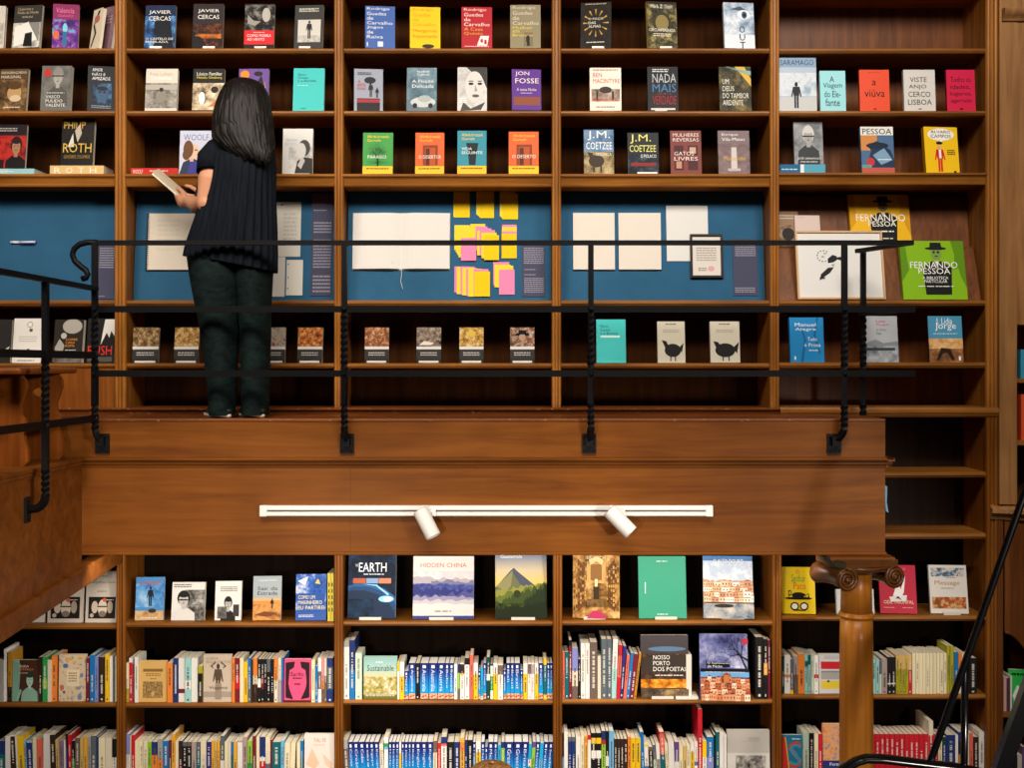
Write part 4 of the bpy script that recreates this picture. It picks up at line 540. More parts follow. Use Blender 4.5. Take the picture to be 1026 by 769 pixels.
# side gallery coming towards the viewer
sg = thing('side_gallery', 'wooden side gallery running out beside the scrolled stool', 'balcony', (GL, -1.5, ZBOT))
def spart(mb, name, bv=0, **k): return part(mb, name, sg, bv, **k)
YN = -3.6
m = MB(); m.box(GL-1.6, GL-.02, YN, YF-.0, zled+.02, zled+.044, W_SIDE); spart(m, 'deck')
m = MB(); m.prism([(p, q) for p, q in ((.02, 0), (-.004, 0), (-.006, .008), (-.012, .014), (-.012, .024), (-.018, .030), (-.02, .036), (-.02, .044), (.02, .044))], (GL, YF-.02, zled), (-1, 0, 0), (0, 0, 1), (0, YN-YF, 0), W_SIDE); spart(m, 'ledge_moulding')
def zbot(y): return EYE-.945-(YF-y)*.054
m = MB(); v = []
for gx in (GL-.02, GL): v += [(gx, YN, zbot(YN)), (gx, YF+.0, zbot(YF)), (gx, YF+.0, zled+.004), (gx, YN, zled+.004)]
m.add(v, [(0, 3, 2, 1), (4, 5, 6, 7), (0, 1, 5, 4), (1, 2, 6, 5), (2, 3, 7, 6), (3, 0, 4, 7)], W_SIDE); spart(m, 'side_panel')
m = MB(); v = []
for gx in (GL-.05, GL+.028): v += [(gx, YN, zbot(YN)-.095), (gx, -.03, zbot(-.03)-.09), (gx, -.03, zbot(-.03)), (gx, YN, zbot(YN))]
m.add(v, [(0, 3, 2, 1), (4, 5, 6, 7), (0, 1, 5, 4), (1, 2, 6, 5), (2, 3, 7, 6), (3, 0, 4, 7)], W_SIDE); spart(m, 'beam', .006)

# ------------------------------------------------------------- railing
YR = -.58
rail = thing('gallery_railing', 'black wrought iron railing with twisted posts along the gallery edge', 'railing', (0, YR, fz(447, YR)))
def rp(mb, name, par=rail, **k): return part(mb, name, rail, **k)
def rx(x): return (x-CX)*(D+YR)/F
def rz(y): return EYE-(y-CY)*(D+YR)/F
def twist_bar(mb, path, a, twists, m_):
    """square bar along a path of points; twists = list of (s0,s1,turns) as fractions of the length"""
    pts = [Vector(p) for p in path]; seg = [0]
    for i in range(1, len(pts)): seg.append(seg[-1]+(pts[i]-pts[i-1]).length)
    Lt = seg[-1]; N = max(60, int(Lt/.004)); rs = []; ref = Vector((0, 1, 0.001))
    def at(s):
        for i in range(1, len(pts)):
            if s <= seg[i]+1e-9: return pts[i-1].lerp(pts[i], (s-seg[i-1])/max(seg[i]-seg[i-1], 1e-9))
        return pts[-1]
    for k in range(N+1):
        s = Lt*k/N; p = at(s); t = (at(min(Lt, s+.004))-at(max(0, s-.004))).normalized()
        ang = math.pi/4; q = a
        for s0, s1, tn in twists:
            f = min(1, max(0, (s/Lt-s0)/(s1-s0))); ang += f*tn*2*math.pi
            if 0 < f < 1: q = a*1.0
        if abs(t.y) > .95: ref = Vector((0, 0, 1))
        else: ref = Vector((0, 1, 0))
        u = (ref-t*ref.dot(t)).normalized(); w = t.cross(u)
        rs.append([p+(u*math.cos(ang+j*math.pi/2)+w*math.sin(ang+j*math.pi/2))*q*1.3 for j in range(4)])
    mb.rings(rs, m_, True, False)
    return Lt
bw = .0135
for i, (x, bx) in enumerate(((95, 98.5), (345, 346), (592, 591), (846, 839))):
    Xq = rx(x); ztop, zb = rz(243), rz(440)
    pts = [(Xq, YR, ztop), (Xq, YR, rz(425))]
    for k in range(1, 7):
        t = k/6*math.pi/2
        pts.append((Xq+(rx(bx)-Xq)*(1-math.cos(t)), YR+.035*(1-math.cos(t)), rz(425)-(rz(425)-zb)*math.sin(t)))
    L0 = ztop-zb
    def fr(y): return (ztop-rz(y))/(L0*1.04)
    m = MB(); twist_bar(m, pts, bw, [(fr(310), fr(371), 2.3), (fr(408), fr(434), 1.1)], IRON); pl = rp(m, 'post')
    m = MB(); m.box(rx(bx-7), rx(bx+7), YF-.012, YF-.001, rz(455), rz(435), IRON)
    m.box(rx(bx-3.5), rx(bx+3.5), YR+.02, YF-.008, rz(447), rz(438), IRON)
    for sx in (-4.5, 4.5):
        for yy in (438, 452): m.ball((rx(bx+sx), YF-.013, rz(yy)), (.005, .004, .005), IRON, 8, 5)
    b = m.build('bracket', pl)
m = MB(); m.box(rx(97), rx(915), YR-.012, YR+.012, rz(245.6), rz(240.8), IRON); rp(m, 'handrail', None)
for y in (309.6, 374):
    m = MB(); m.box(rx(92), rx(917), YR-.006, YR+.006, rz(y+3.2), rz(y-3.2), IRON)
    for x in (95, 345, 592, 846): m.ball((rx(x), YR-.02, rz(y+.5)), (.007, .007, .007), IRON, 8, 6)
    rp(m, 'rail')
# scrolled end of the handrail
sc = [(98, 243), (88, 242.6), (80, 244.5), (74.5, 249), (72.5, 255), (75, 261.5), (81, 267), (86, 270.5), (88, 275), (86.5, 278), (82, 279.5)]
m = MB(); m.tube([(rx(a), YR, rz(b)) for a, b in sc], .012, IRON, 8, flat=(.013, .014)); rp(m, 'scroll_end')
# return to the wall at the free end
P0 = Vector((rx(913), YR, rz(243.2))); P1 = Vector((wx(859, -.15), -.15, wz(251.5, -.15)))
m = MB(); d = (P1-P0); m.obox((P0+P1)/2, d/2, Vector((d.y, -d.x, 0)).normalized()*.014, (0, 0, .010), IRON); rp(m, 'handrail')
Xq, Y1 = wx(864.8, -.15), -.15
m = MB(); twist_bar(m, [(Xq, Y1, wz(251, Y1)), (Xq, Y1, ZD)], bw, [(.36, .71, 2.3), (.93, .99, .4)], IRON); rp(m, 'post')
for yy, zz in ((312.5, 309.6), (372.5, 374)):
    Q0 = Vector((rx(914), YR, rz(zz))); Q1 = Vector((Xq-.02, Y1, wz(yy+(.8 if yy < 330 else 1.2), Y1))); d = Q1-Q0
    m = MB(); m.obox((Q0+Q1)/2, d/2, Vector((d.y, -d.x, 0)).normalized()*.005, (0, 0, .014), IRON); rp(m, 'rail')
# lower run beside the side gallery
XS = rx(95)
def sideP(z, d): return Vector((XS, d-D, EYE+z))
for z, nm, hh, tt in ((.352, 'handrail', .011, .013), (.043, 'rail', .016, .006), (-.25, 'rail', .016, .006)):
    m = MB(); m.box(XS-tt, XS+tt, -3.2, YR, EYE+z-hh, EYE+z+hh, IRON)
    m.ball((XS+.008, YR-.0, EYE+z), (.012, .012, .012), IRON, 8, 6); rp(m, nm)
d45 = -XS*F/(CX-45.5)
for dd in (d45, d45-1.15):
    Yp = dd-D
    zt = .352; pts = [sideP(zt, dd), sideP(-.545, dd)]
    for k in range(1, 7):
        t = k/6*math.pi/2; pts.append((XS-.055*(1-math.cos(t)), Yp, EYE-.545-.055*math.sin(t)))
    pts.append((GL+.012, Yp, EYE-.602))
    m = MB(); twist_bar(m, pts, bw, [(.335, .61, 2.5), (.79, .9, 1.1)], IRON); pl = rp(m, 'post')
    m = MB(); m.box(GL+.001, GL+.014, Yp-.02, Yp+.02, EYE-.655, EYE-.55, IRON)
    for zz in (-.64, -.565): m.ball((GL+.015, Yp, EYE+zz), (.005, .006, .006), IRON, 8, 5)
    b = m.build('bracket', pl)

# ------------------------------------------------------------- track light
YT = YF-.03
WHT = mat('e9e6e0', .35, .4)
tk = thing('track_light', 'long white light track with two cylinder spotlights on the gallery front', 'light', (fx(487), YF, fz(511)))
def tz(y, Y): return EYE-(y-CY)*(D+Y)/F
m = MB()
x0, x1 = wx(260.5, YT), wx(714, YT); za, zc = tz(517, YT), tz(506.5, YT); h = zc-za
m.prism([(0, 0), (0, h), (-.026, h), (-.030, h-.004), (-.030, h*.62), (-.022, h*.6), (-.022, h*.4), (-.030, h*.38), (-.030, .004), (-.026, 0)], (x0, YF, za), (0, 1, 0), (0, 0, 1), (x1-x0, 0, 0), WHT)
part(m, 'track', tk)
m = MB(); m.box(x0+.03, x1-.03, YF-.0225, YF-.0215, za+h*.42, za+h*.58, mat('6a6660', .5)); part(m, 'conductor_slot', tk)
for xe in (x0, x1-.03):
    m = MB(); m.box(xe-.002, xe+.032, YF-.032, YF, za-.001, zc+.001, WHT); part(m, 'end_cap', tk, .002)
for (ax, ay, bx, by) in ((421, 511, 434.5, 537.5), (610.5, 511, 632.5, 533.5)):
    Ys = YF-.085
    A = px(ax, ay, Ys); Bp = px(bx, by, Ys-.03); dv = (Bp-A).normalized(); r = .034*1.05
    u = Vector((0, 1, 0)); u = (u-dv*u.dot(dv)).normalized(); w = dv.cross(u)
    def ring(s, q): return [A+dv*s+(u*math.cos(2*math.pi*k/28)+w*math.sin(2*math.pi*k/28))*q for k in range(28)]
    Ln = (Bp-A).length
    m = MB(); m.rings([ring(0, r*.97), ring(.004, r), ring(Ln-.003, r), ring(Ln, r*.97), ring(Ln, r*.86), ring(Ln-.03, r*.8)], WHT)
    sp = part(m, 'spot_head', tk)
    m = MB(); m.rings([ring(-.001, r*.9), ring(-.0015, r*.9)], mat('7a6a5c', .4)); b = m.build('rear_cap', sp)
    m = MB(); q = px(ax+11, ay+2, YF-.04); m.box(q.x-.022, q.x+.022, YF-.05, YF-.03, q.z-.016, q.z+.016, WHT)
    m.tube([(q.x, YF-.045, q.z), A+dv*.045], .008, WHT, 8); part(m, 'spot_arm', tk)

# ------------------------------------------------------------- column
YCOL = -.50
cxp = wx(858, YCOL)
col = thing('column', 'round wooden column with a scrolled capital carrying the gallery end', 'column', (cxp, YCOL, 0))
def cz(y): return wz(y, YCOL)
rr = wx(CX+16.3, YCOL)
ztop = ZBOT-.012
m = MB(); m.lathe([(rr*1.35, 0), (rr*1.35, .08), (rr*1.2, .1), (rr*1.25, .14), (rr*1.05, .2), (rr*1.04, .5), (rr, cz(640)), (rr*.97, cz(616))], (cxp, YCOL, 0), W_COL); part(m, 'shaft', col)
m = MB(); m.lathe([(rr*.97, cz(617.5)), (rr*1.06, cz(617)), (rr*1.1, cz(616)), (rr*1.06, cz(614.5)), (rr*1.0, cz(614)), (rr*1.03, cz(613)), (rr*.95, cz(612.4))], (cxp, YCOL, 0), W_COL); part(m, 'ring', col)
m = MB(); m.lathe([(rr*.95, cz(613)), (rr*.93, cz(590)), (rr*.93, cz(560))], (cxp, YCOL, 0), W_COL); part(m, 'neck', col)
TH = R_(18)   # capital turned on the shaft
def crot(x, y, z): return Vector((cxp+x*math.cos(TH)-y*math.sin(TH), YCOL+x*math.sin(TH)+y*math.cos(TH), z))
cs, sn = math.cos(TH), math.sin(TH)
ex, ey = Vector((cs, sn, 0)), Vector((-sn, cs, 0))
m = MB(); m.lathe([(rr*.9, cz(574)), (rr*1.12, cz(571)), (rr*1.25, cz(566)), (rr*1.2, cz(562))], (cxp, YCOL, 0), W_CAP); part(m, 'echinus', col)
hw = .129; hd = .115; vr = .052; zv = cz(575)
def spiral(cx_, sgn, y, m_):
    pts = []; n = 60
    for k in range(n+1):
        t = k/n; a = math.pi/2+sgn*t*2.6*2*math.pi; q = vr*(1-.84*t)
        pts.append(crot(cx_+math.cos(a)*q, y, zv+math.sin(a)*q))
    return pts
m = MB()
for sg_ in (-1, 1):
    # bolster: pinched roll from front to back
    rs = []
    for k in range(13):
        t = k/12; y = -hd+2*hd*t; q = vr*(.72+.28*abs(2*t-1)**1.6)
        rs.append([crot(sg_*hw+math.cos(2*math.pi*j/28)*q, y, zv+math.sin(2*math.pi*j/28)*q) for j in range(28)])
    m.rings(rs, W_CAP)
part(m, 'bolsters', col)
for sg_ in (-1, 1):
    m = MB()
    for yy in (-hd-.002, hd+.002):
        m.tube(spiral(sg_*hw, sg_, yy, W_CAP), .008, W_CAP, 6, rad=[.010*(1-.45*k/60) for k in range(61)])
        c = crot(sg_*hw, yy, zv); m.ball(c, (.013, .013, .013), W_CAP, 10, 6)
    part(m, 'volute', col)
m = MB(); m.obox(crot(0, 0, zv+vr-.012), ex*hw, ey*(hd-.004), (0, 0, .014), W_CAP)
m.tube([crot(-hw, -hd, zv+vr-.003), crot(0, -hd-.004, zv+vr-.012), crot(hw, -hd, zv+vr-.003)], .009, W_CAP, 8); part(m, 'cushion', col)
za_ = zv+vr
m = MB(); m.obox(crot(0, 0, (za_+ztop)/2-.006), ex*(hw+.01), ey*(hd+.01), (0, 0, max(.004, (ztop-za_)/2-.006)), W_CAP)
m.box(wx(833, YCOL-.1), wx(898, YCOL-.1), YF-.065, YCOL+.16, ztop-.016, ztop-.002, W_FASC)
m.box(wx(836, YCOL-.1), wx(893, YCOL-.1), YF-.05, YCOL+.15, ztop-.028, ztop-.016, W_FASC)
part(m, 'abacus', col)

# ------------------------------------------------------------- end of the wall
def tx(x, Y): return (x-CX)*(D+Y)/F
YP = -.03
m = MB()
zt, zl = 5.35, wz(505, YP)
m.box(tx(1001.5, YP), tx(1019, YP), YP, .34, zl, zt, W_PIL)
m.box(tx(1019, YP), 2.95, YP+.004, .34, wz(325, YP), zt, W_PIL)
structure(m.build('trim_4'))
m = MB()
pr = [(0, 0), (-.012, .0), (-.018, .01), (-.026, .018), (-.036, .026), (-.044, .036), (-.048, .046), (-.048, .056), (-.03, .062), (0, .062)]
m.prism(pr, (tx(1003.5, YP), YP, wz(21.5, YP)), (0, 1, 0), (0, 0, 1), (.42, 0, 0), W_PIL); structure(m.build('trim_1'))
m = MB(); m.prism([(0, 0), (-.02, 0), (-.03, .02), (-.05, .035), (-.05, .055), (0, .075)], (tx(993, YP), YP+.03, wz(520, YP)), (0, 1, 0), (0, 0, 1), (.44, -.045, -.018), W_PIL); structure(m.build('trim_2'))
m = MB(); m.box(tx(999.2, .02), tx(1001.4, .02), .02, .3, 0, zt, mat('120a06', .7)); structure(m.build('trim_3'))  # near-black strip painting the shade of the gap beside the pilaster
side = thing('bookcase', 'adjoining bookcase at the wall end with a pilaster and dark arched panel', 'bookcase', (tx(1030, 0), 0, 0))
def sp_(mb, name, bv=0): return part(mb, name, side, bv)
m = MB(); m.box(tx(1012, .3), 2.95, .3, .34, 0, zl+1.0, W_RIGHT); sp_(m, 'back_panel')
for yt, yb in ((379, 383.5), (441, 446)):
    m = MB(); m.box(tx(1014, 0), 2.95, .0, .3, wz(yb, 0), wz(yt, 0), W_SHELF); sp_(m, 'shelf', .003)
m = MB(); m.box(tx(999.5, -.02), tx(1005, -.02), -.02, .3, 0, wz(505, 0), W_RIGHT); sp_(m, 'upright')
m = MB(); m.box(2.93, 2.98, -.03, .34, 0, zt, W_RIGHT); sp_(m, 'upright')
# arched panel above the low niche
pts = [(tx(1005, 0), wz(512, 0)), (2.95, wz(512, 0)), (2.95, wz(672, 0))]
for k in range(11):
    t = k/10; pts.append((tx(1030, 0)-t*(tx(1030, 0)-tx(1005, 0)), wz(655, 0)+(wz(632, 0)-wz(655, 0))*math.sin(t*math.pi/2)))
m = MB(); m.prism([(a, b) for a, b in pts], (0, -.02, 0), (1, 0, 0), (0, 0, 1), (0, .03, 0), W_RIGHT); sp_(m, 'arched_panel')
m = MB(); m.tube([(a, -.024, b) for a, b in pts[3:]], .008, W_RIGHT, 6); sp_(m, 'arch_moulding')
for y in (714, 792, 870):
    m = MB(); m.box(tx(1004, 0), 2.95, .0, .3, wz(y+4.5, 0), wz(y, 0), W_SHELF); sp_(m, 'shelf', .003)

# ------------------------------------------------------------- stair rail near the viewer
YS = -1.6
def q_(x, y, Y=YS): return px(x, y, Y)
st = thing('stair_railing', 'black iron stair railing with slanting bar crossing the lower bookshelves', 'railing', q_(960, 1080))
def stp(mb, name): return part(mb, name, st)
pA, pB = q_(1030, 484, YS-.1), q_(931, 766)
m = MB(); m.tube([pA+(pA-pB)*1.4, pA, pB, pB+(pB-pA)*.1], .0138, IRON_F, 14); stp(m, 'slanting_bar')
m = MB(); m.tube([q_(967, 664), q_(966, 769), q_(966, 1000)], .0135, IRON_F, 12); stp(m, 'post')
m = MB(); m.obox((q_(1042, 660)+q_(985, 820))/2, (q_(1042, 660)-q_(985, 820))/2, Vector((.034, 0, .012)), (0, .02, 0), IRON_F); stp(m, 'stringer')
hp = [(838, 776), (846, 769), (858, 762.5), (868, 759.5), (885, 760), (910, 763), (935, 766), (955, 768), (975, 772), (1000, 778)]
m = MB(); m.tube([q_(a, b, YS-.02) for a, b in hp], .02, IRON_F, 10, flat=(.03, .017)); stp(m, 'curved_handrail')

# ------------------------------------------------------------- scrolled stool
stool = thing('stool', 'low carved wooden stool with scroll-cut ends beside the side railing', 'stool', (-2.3, -.8, zled+.044))
zfl = zled+.044; ztp = EYE-.012
def scroll_end(Yb, right, nm):
    pr = [(-.34, 0), (-.02, 0), (.0, .02), (-.002, .07), (-.012, .1), (-.018, .14), (-.006, .17), (-.014, .2), (-.03, .22), (-.034, .26), (-.02, .30), (-.006, .34), (-.012, .37), (-.024, .385), (-.024, ztp-zfl-.03), (-.34, ztp-zfl-.03)]
    # left half as a mirror, hole bridged with a slot
    cxm = -.2
    left = [(2*cxm-p, q) for p, q in pr if p > -.3][::-1]
    outer = [p for p in pr if p[0] > -.3]+left
    hc, hz, ha, hb = -.115, .31, .034, .02
    hole = [(hc+ha*math.cos(-2*math.pi*k/16), hz+hb*math.sin(-2*math.pi*k/16)) for k in range(16)]
    import mathutils.geometry as mg
    V2 = [[Vector((p, q, 0)) for p, q in outer], [Vector((p, q, 0)) for p, q in hole]]
    tri = mg.tessellate_polygon(V2); flat = outer+hole; n = len(flat); no = len(outer)
    m = MB(); t_ = .024
    v = [(right+p, Yb, zfl+q) for p, q in flat]+[(right+p, Yb+t_, zfl+q) for p, q in flat]
    f = [list(t) for t in tri]+[[a+n for a in t][::-1] for t in tri]
    for lo, hi in ((0, no), (no, n)):
        c = hi-lo
        for i in range(c): f.append([lo+i, lo+(i+1) % c, n+lo+(i+1) % c, n+lo+i])
    m.add(v, f, W_STOOL); return part(m, nm, stool)
scroll_end(5.0-D, -2.073, 'end_board'); scroll_end(5.36-D, -2.058, 'end_board')
m = MB(); m.box(-2.50, -2.045, 4.86-D, 5.5-D, ztp-.03, ztp, W_STOOL); o = part(m, 'seat', stool, .012)
m = MB(); m.box(-2.29, -2.26, 5.0-D, 5.38-D, zfl+.1, zfl+.16, W_STOOL); part(m, 'stretcher', stool)
# ------------------------------------------------------------- books
PAGE = noisy(['d8ccb0', 'efe6d0'], 300, (1, 1, .04), .8, 3, key='pages')
PAGEW = noisy(['e2dccf', 'f4f0e6'], 300, (1, 1, .04), .8, 3, key='pages_white')
ACR = mat('d8d2c6', .25, .5)
def luma(h): return .3*int(h[0:2], 16)+.59*int(h[2:4], 16)+.11*int(h[4:6], 16)
def ell(cu, cv, ru, rv, n=18): return [(cu+ru*math.cos(2*math.pi*k/n), cv+rv*math.sin(2*math.pi*k/n)) for k in range(n)]
def clip(pts):
    """keep a flat shape inside the cover"""
    for ax, lim, sg in ((0, 0.0, 1), (0, 1.0, -1), (1, 0.0, 1), (1, 1.0, -1)):
        out = []
        for i in range(len(pts)):
            a, b = pts[i-1], pts[i]; da, db = (a[ax]-lim)*sg, (b[ax]-lim)*sg
            if (da >= 0) != (db >= 0):
                t = da/(da-db); out.append((a[0]+(b[0]-a[0])*t, a[1]+(b[1]-a[1])*t))
            if db >= 0: out.append(b)
        pts = out
        if len(pts) < 3: return []
    return pts
def paint(mb, tb, art, w, h, y, rnd):
    """lay the printed shapes of a cover on the plane y (facing -y), u across -w/2..w/2, v up 0..h"""
    lay = 0
    for t in art:
        lay += 1; yy = y-.00018*lay
        if t[0] == 'G': continue
        def put(b, pts, m):
            pts = clip(pts)
            if len(pts) < 3: return
            ar = sum(pts[i-1][0]*pts[i][1]-pts[i][0]*pts[i-1][1] for i in range(len(pts)))
            if ar < 0: pts = pts[::-1]
            b.add([((u-.5)*w, yy, v*h) for u, v in pts], [list(range(len(pts)))], m)
        if t[0] == 'R': put(mb, [(t[1], t[2]), (t[3], t[2]), (t[3], t[4]), (t[1], t[4])], mat(t[5], .45))
        elif t[0] == 'E': put(mb, ell(*t[1:5]), mat(t[5], .45))
        elif t[0] == 'P':
            import mathutils.geometry as mg
            pts = list(t[2])
            tri = mg.tessellate_polygon([[Vector((u, v, 0)) for u, v in pts]])
            for tr in tri: put(mb, [pts[i] for i in tr], mat(t[1], .45))
        elif t[0] == 'N': put(mb, [(t[1], t[2]), (t[3], t[2]), (t[3], t[4]), (t[1], t[4])], noisy(t[5], t[6]))
        elif t[0] == 'X':
            vs, fs = _txt[t[1]]; u0, v0, u1, v1 = t[2:6]
            if fs: tb.add([((u0+a*(u1-u0)-.5)*w, yy-.0003, (v0+b*(v1-v0))*h) for a, b in vs], fs, mat(t[6], .5))
        elif t[0] == 'L':
            u0, v0, u1, v1, n, c = t[1:]; hh = (v1-v0)/n
            for i in range(n):
                u = u0; vt = v1-i*hh
                while u < u1-.01:
                    ln = min(u1-u, rnd.uniform(.05, .14))
                    tb.add([((a-.5)*w, yy-.0003, b*h) for a, b in ((u, vt-hh*.55), (u+ln*.82, vt-hh*.55), (u+ln*.82, vt-hh*.05), (u, vt-hh*.05))], [(0, 1, 2, 3)], mat(c, .5))
                    u += ln
def cover_mesh(w, h, th, base, spinec=None, fm=None):
    """case of a book: front board, spine on the reader's side, back board"""
    mb = MB(); b = fm or mat(base, .42); s = mat(spinec, .42) if spinec else mat(base, .42); ct = .0016
    mb.box(-w/2, w/2, -th, -th+ct, 0, h, b)
    mb.box(-w/2, w/2, -ct, 0, 0, h, s)
    mb.box(-w/2, -w/2+ct, -th+ct, -ct, 0, h, s)
    return mb
def pages_mesh(w, h, th):
    mb = MB(); mb.box(-w/2+.0017, w/2-.0015, -th+.0017, -.0017, .0015, h-.0015, PAGE); return mb
rests = []
def faced_book(d, i):
    rnd = random.Random(i*31+5)
    Y0 = d.get('dy', 0)+(.03 if d['row'] > 600 and d['row'] < 640 else .016)
    th = d.get('th', .022); tilt = R_(d.get('tilt', 8 if d['row'] < 400 else 9)); yaw = R_(d.get('yaw', 0))
    foot = d.get('on', d['row']); Yb = Y0
    z0 = zs(d['row'])
    if 'on' in d: z0 = zs(d['row'])+STACK[d['on']]
    elif True: z0 = zs(d['row'])
    xc = (d['x0']+d['x1'])/2; Yt = Y0+.2*math.sin(tilt)
    w = (d['x1']-d['x0'])*(D+Y0)/F*d.get('wk', 1)*(.95 if yaw else .985)
    h = .2
    for _ in range(4): h = max(.05, (wz(d['y0'], Y0+h*math.sin(tilt))-z0-th*math.sin(tilt))/math.cos(tilt))
    if 'on' in d: Y0 += .02
    root = thing('display_book', d['label'], 'book', (wx(xc, Y0), Y0+th, z0+.0005), (-tilt, 0, yaw), d.get('group', 'face-out books on the gallery shelves' if d['row'] < 400 else 'face-out books on the shelves under the gallery'))
    if yaw: root.location.y += abs(math.sin(yaw))*w/2*.7
    root.rotation_mode = 'XYZ'
    fm = None
    for t in d['art']:
        if t[0] == 'G': fm = grad(t[1], t[2])
    cb = cover_mesh(w, h, th, d['base'], d.get('spine'), fm); tb = cb
    paint(cb, tb, d['art'], w, h, -th, rnd)
    cb.build('cover', root); pages_mesh(w, h, th).build('pages', root)
    if d.get('rest'):
        r = thing('book_rest', 'small pale rest at the foot of the '+d['rest'], 'book rest', (wx(xc, Y0)+rnd.uniform(-.02, .02), Y0-.006, z0), (0, 0, 0), 'pale rests holding face-out books')
        hl = .015 if d['row'] > 600 else .011; ww = min(.055, w*.2)
        if d['row'] > 600: ww *= 1.15
        m = MB(); m.box(-ww, ww, -.0035, 0.0, 0, hl, ACR); bevel(m.build('lip', r), .001)
        m = MB(); m.box(-ww, ww, -.001, .004, .0, .0004, ACR); m.build('foot', r)
STACK = {}
def flat_book(row, xa, xb, ytop, label, bands, lets=()):
    z0 = zs(row); h = zs(ytop)-z0; Y0 = .012; w = (xb-xa)*(D+Y0)/F
    root = thing('display_book', label, 'book', (wx((xa+xb)/2, Y0), Y0, z0+.0004), (0, 0, 0), 'books lying flat under face-out books')
    dp = .15; ct = .0018
    m = MB(); c = mat(bands[0][2], .45)
    m.box(-w/2, w/2, 0, dp, 0, ct, c); m.box(-w/2, w/2, 0, dp, h-ct, h, c); m.box(-w/2, w/2, 0, ct, ct, h-ct, c)
    tb = m; rnd = random.Random(3)
    paint(m, tb, [R(u0, .0, u1, 1, cc) for u0, u1, cc in bands]+list(lets), w, h, 0, rnd)
    m.build('cover', root)
    m = MB(); m.box(-w/2+.0015, w/2-.0015, ct, dp-.002, ct, h-ct, PAGE); m.build('pages', root)
    return h+.001
FLAT = [(U3, -6, 34.5, 168.6, 'teal and white book lying flat under the red portrait book', [(0, .35, 'a8d4d0'), (.35, 1, '9accd0')], [L(.1, .4, .5, .6, 1, 'e8f4f4')], U3-7),
        (U3, 50, 104, 165.5, 'thick cream book lying flat under the black and gold one', [(0, 1, 'e0bf82')], [X('R', .08, .2, .2, .8, 'f8f0dc'), X('O', .3, .2, .42, .8, 'f8f0dc'), X('T', .52, .2, .64, .8, 'f8f0dc'), X('H', .74, .2, .86, .8, 'f8f0dc')], U3-10),
        (U3, 131, 178, 168, 'red book lying flat at the reader\'s elbow', [(0, 1, 'c8302c')], [X('WOOLF', .04, .2, .26, .8, 'f6e6e0'), L(.4, .35, .8, .7, 1, 'f0c8c0')], None),
        (U3, 781.5, 827, 164.3, 'blue and white book lying flat under the grey portrait book', [(0, .45, '2a6a94'), (.45, .53, 'e8f0f2'), (.53, 1, '5aa8c0')], [L(.04, .4, .4, .6, 1, 'd0e4f0')], U3-10.5)]
ORD = 'first second third fourth fifth sixth seventh eighth ninth tenth eleventh twelfth thirteenth fourteenth fifteenth sixteenth seventeenth eighteenth nineteenth twentieth twenty-first twenty-second twenty-third twenty-fourth twenty-fifth twenty-sixth twenty-seventh twenty-eighth twenty-ninth thirtieth thirty-first thirty-second thirty-third thirty-fourth thirty-fifth thirty-sixth thirty-seventh thirty-eighth thirty-ninth fortieth forty-first forty-second forty-third forty-fourth forty-fifth forty-sixth forty-seventh forty-eighth forty-ninth fiftieth'.split()
ANCH = dict(teal='the teal portrait', floral='the floral ivory book', manila='the manila book', sepia='the sepia figure book', pink='the pink tree book', meadow='the meadow photo book', night='the night city book', bare='the bare tree book', colour='the red-grey-yellow banded book', peach='the peach-washed book', grey='the grey street book', looping='the looping letter book', orange='the orange floral book')
BLUEG = grad(['2a2f5c', '1a4a90', '1a9ad6', '1878c4', '1f3f90', '202a6a'], [.0, .15, .2, .5, .74, .9])
def spine_books():
    out = []
    for bay, rown, shelfn, where, s in SPINES:
        row = (L2 if rown == 2 else L3)[bay]; n = 0; anchor = None; prev = -1e9
        for tok in s.replace(' :', ':').split():
            if tok.startswith('#'): anchor = ANCH[tok[1:]]; n = 0; continue
            p = tok.split(':'); neg = p[0].startswith('-'); xa, xb = p[0].lstrip('-').split('-'); xa = -float(xa) if neg else float(xa); xb = float(xb)
            xa = max(xa, prev); prev = xb
            cols = p[2].split('|'); lean = 0; text = None; dash = False
            for o in p[3:]:
                if o[0] == 'l': lean = float(o[1:])
                elif o == 't': dash = True
                elif o[0] == 't': text = o[1:]
            out.append(dict(bay=bay, row=row, shelf=shelfn, where=where, n=n, anchor=anchor, x0=xa, x1=xb, top=float(p[1]), cols=cols, lean=lean, text=text, dash=dash)); n += 1
    return out
SB = spine_books()
prepare_texts([t[1] for d in FACED for t in d['art'] if t[0] == 'X']+[t[1] for f in FLAT for t in f[6] if t[0] == 'X']+[b['text'] for b in SB if b['text']]+['FERNANDO', 'PESSOA', 'A BIBLIOTECA', 'PARTICULAR', 'CARTA PROMISSÓRIA'])
for row, xa, xb, yt, lab, bands, lets, key in FLAT:
    h = flat_book(row, xa, xb, yt, lab, bands, lets)
    if key is not None: STACK[key] = h
for i, d in enumerate(FACED): faced_book(d, i)

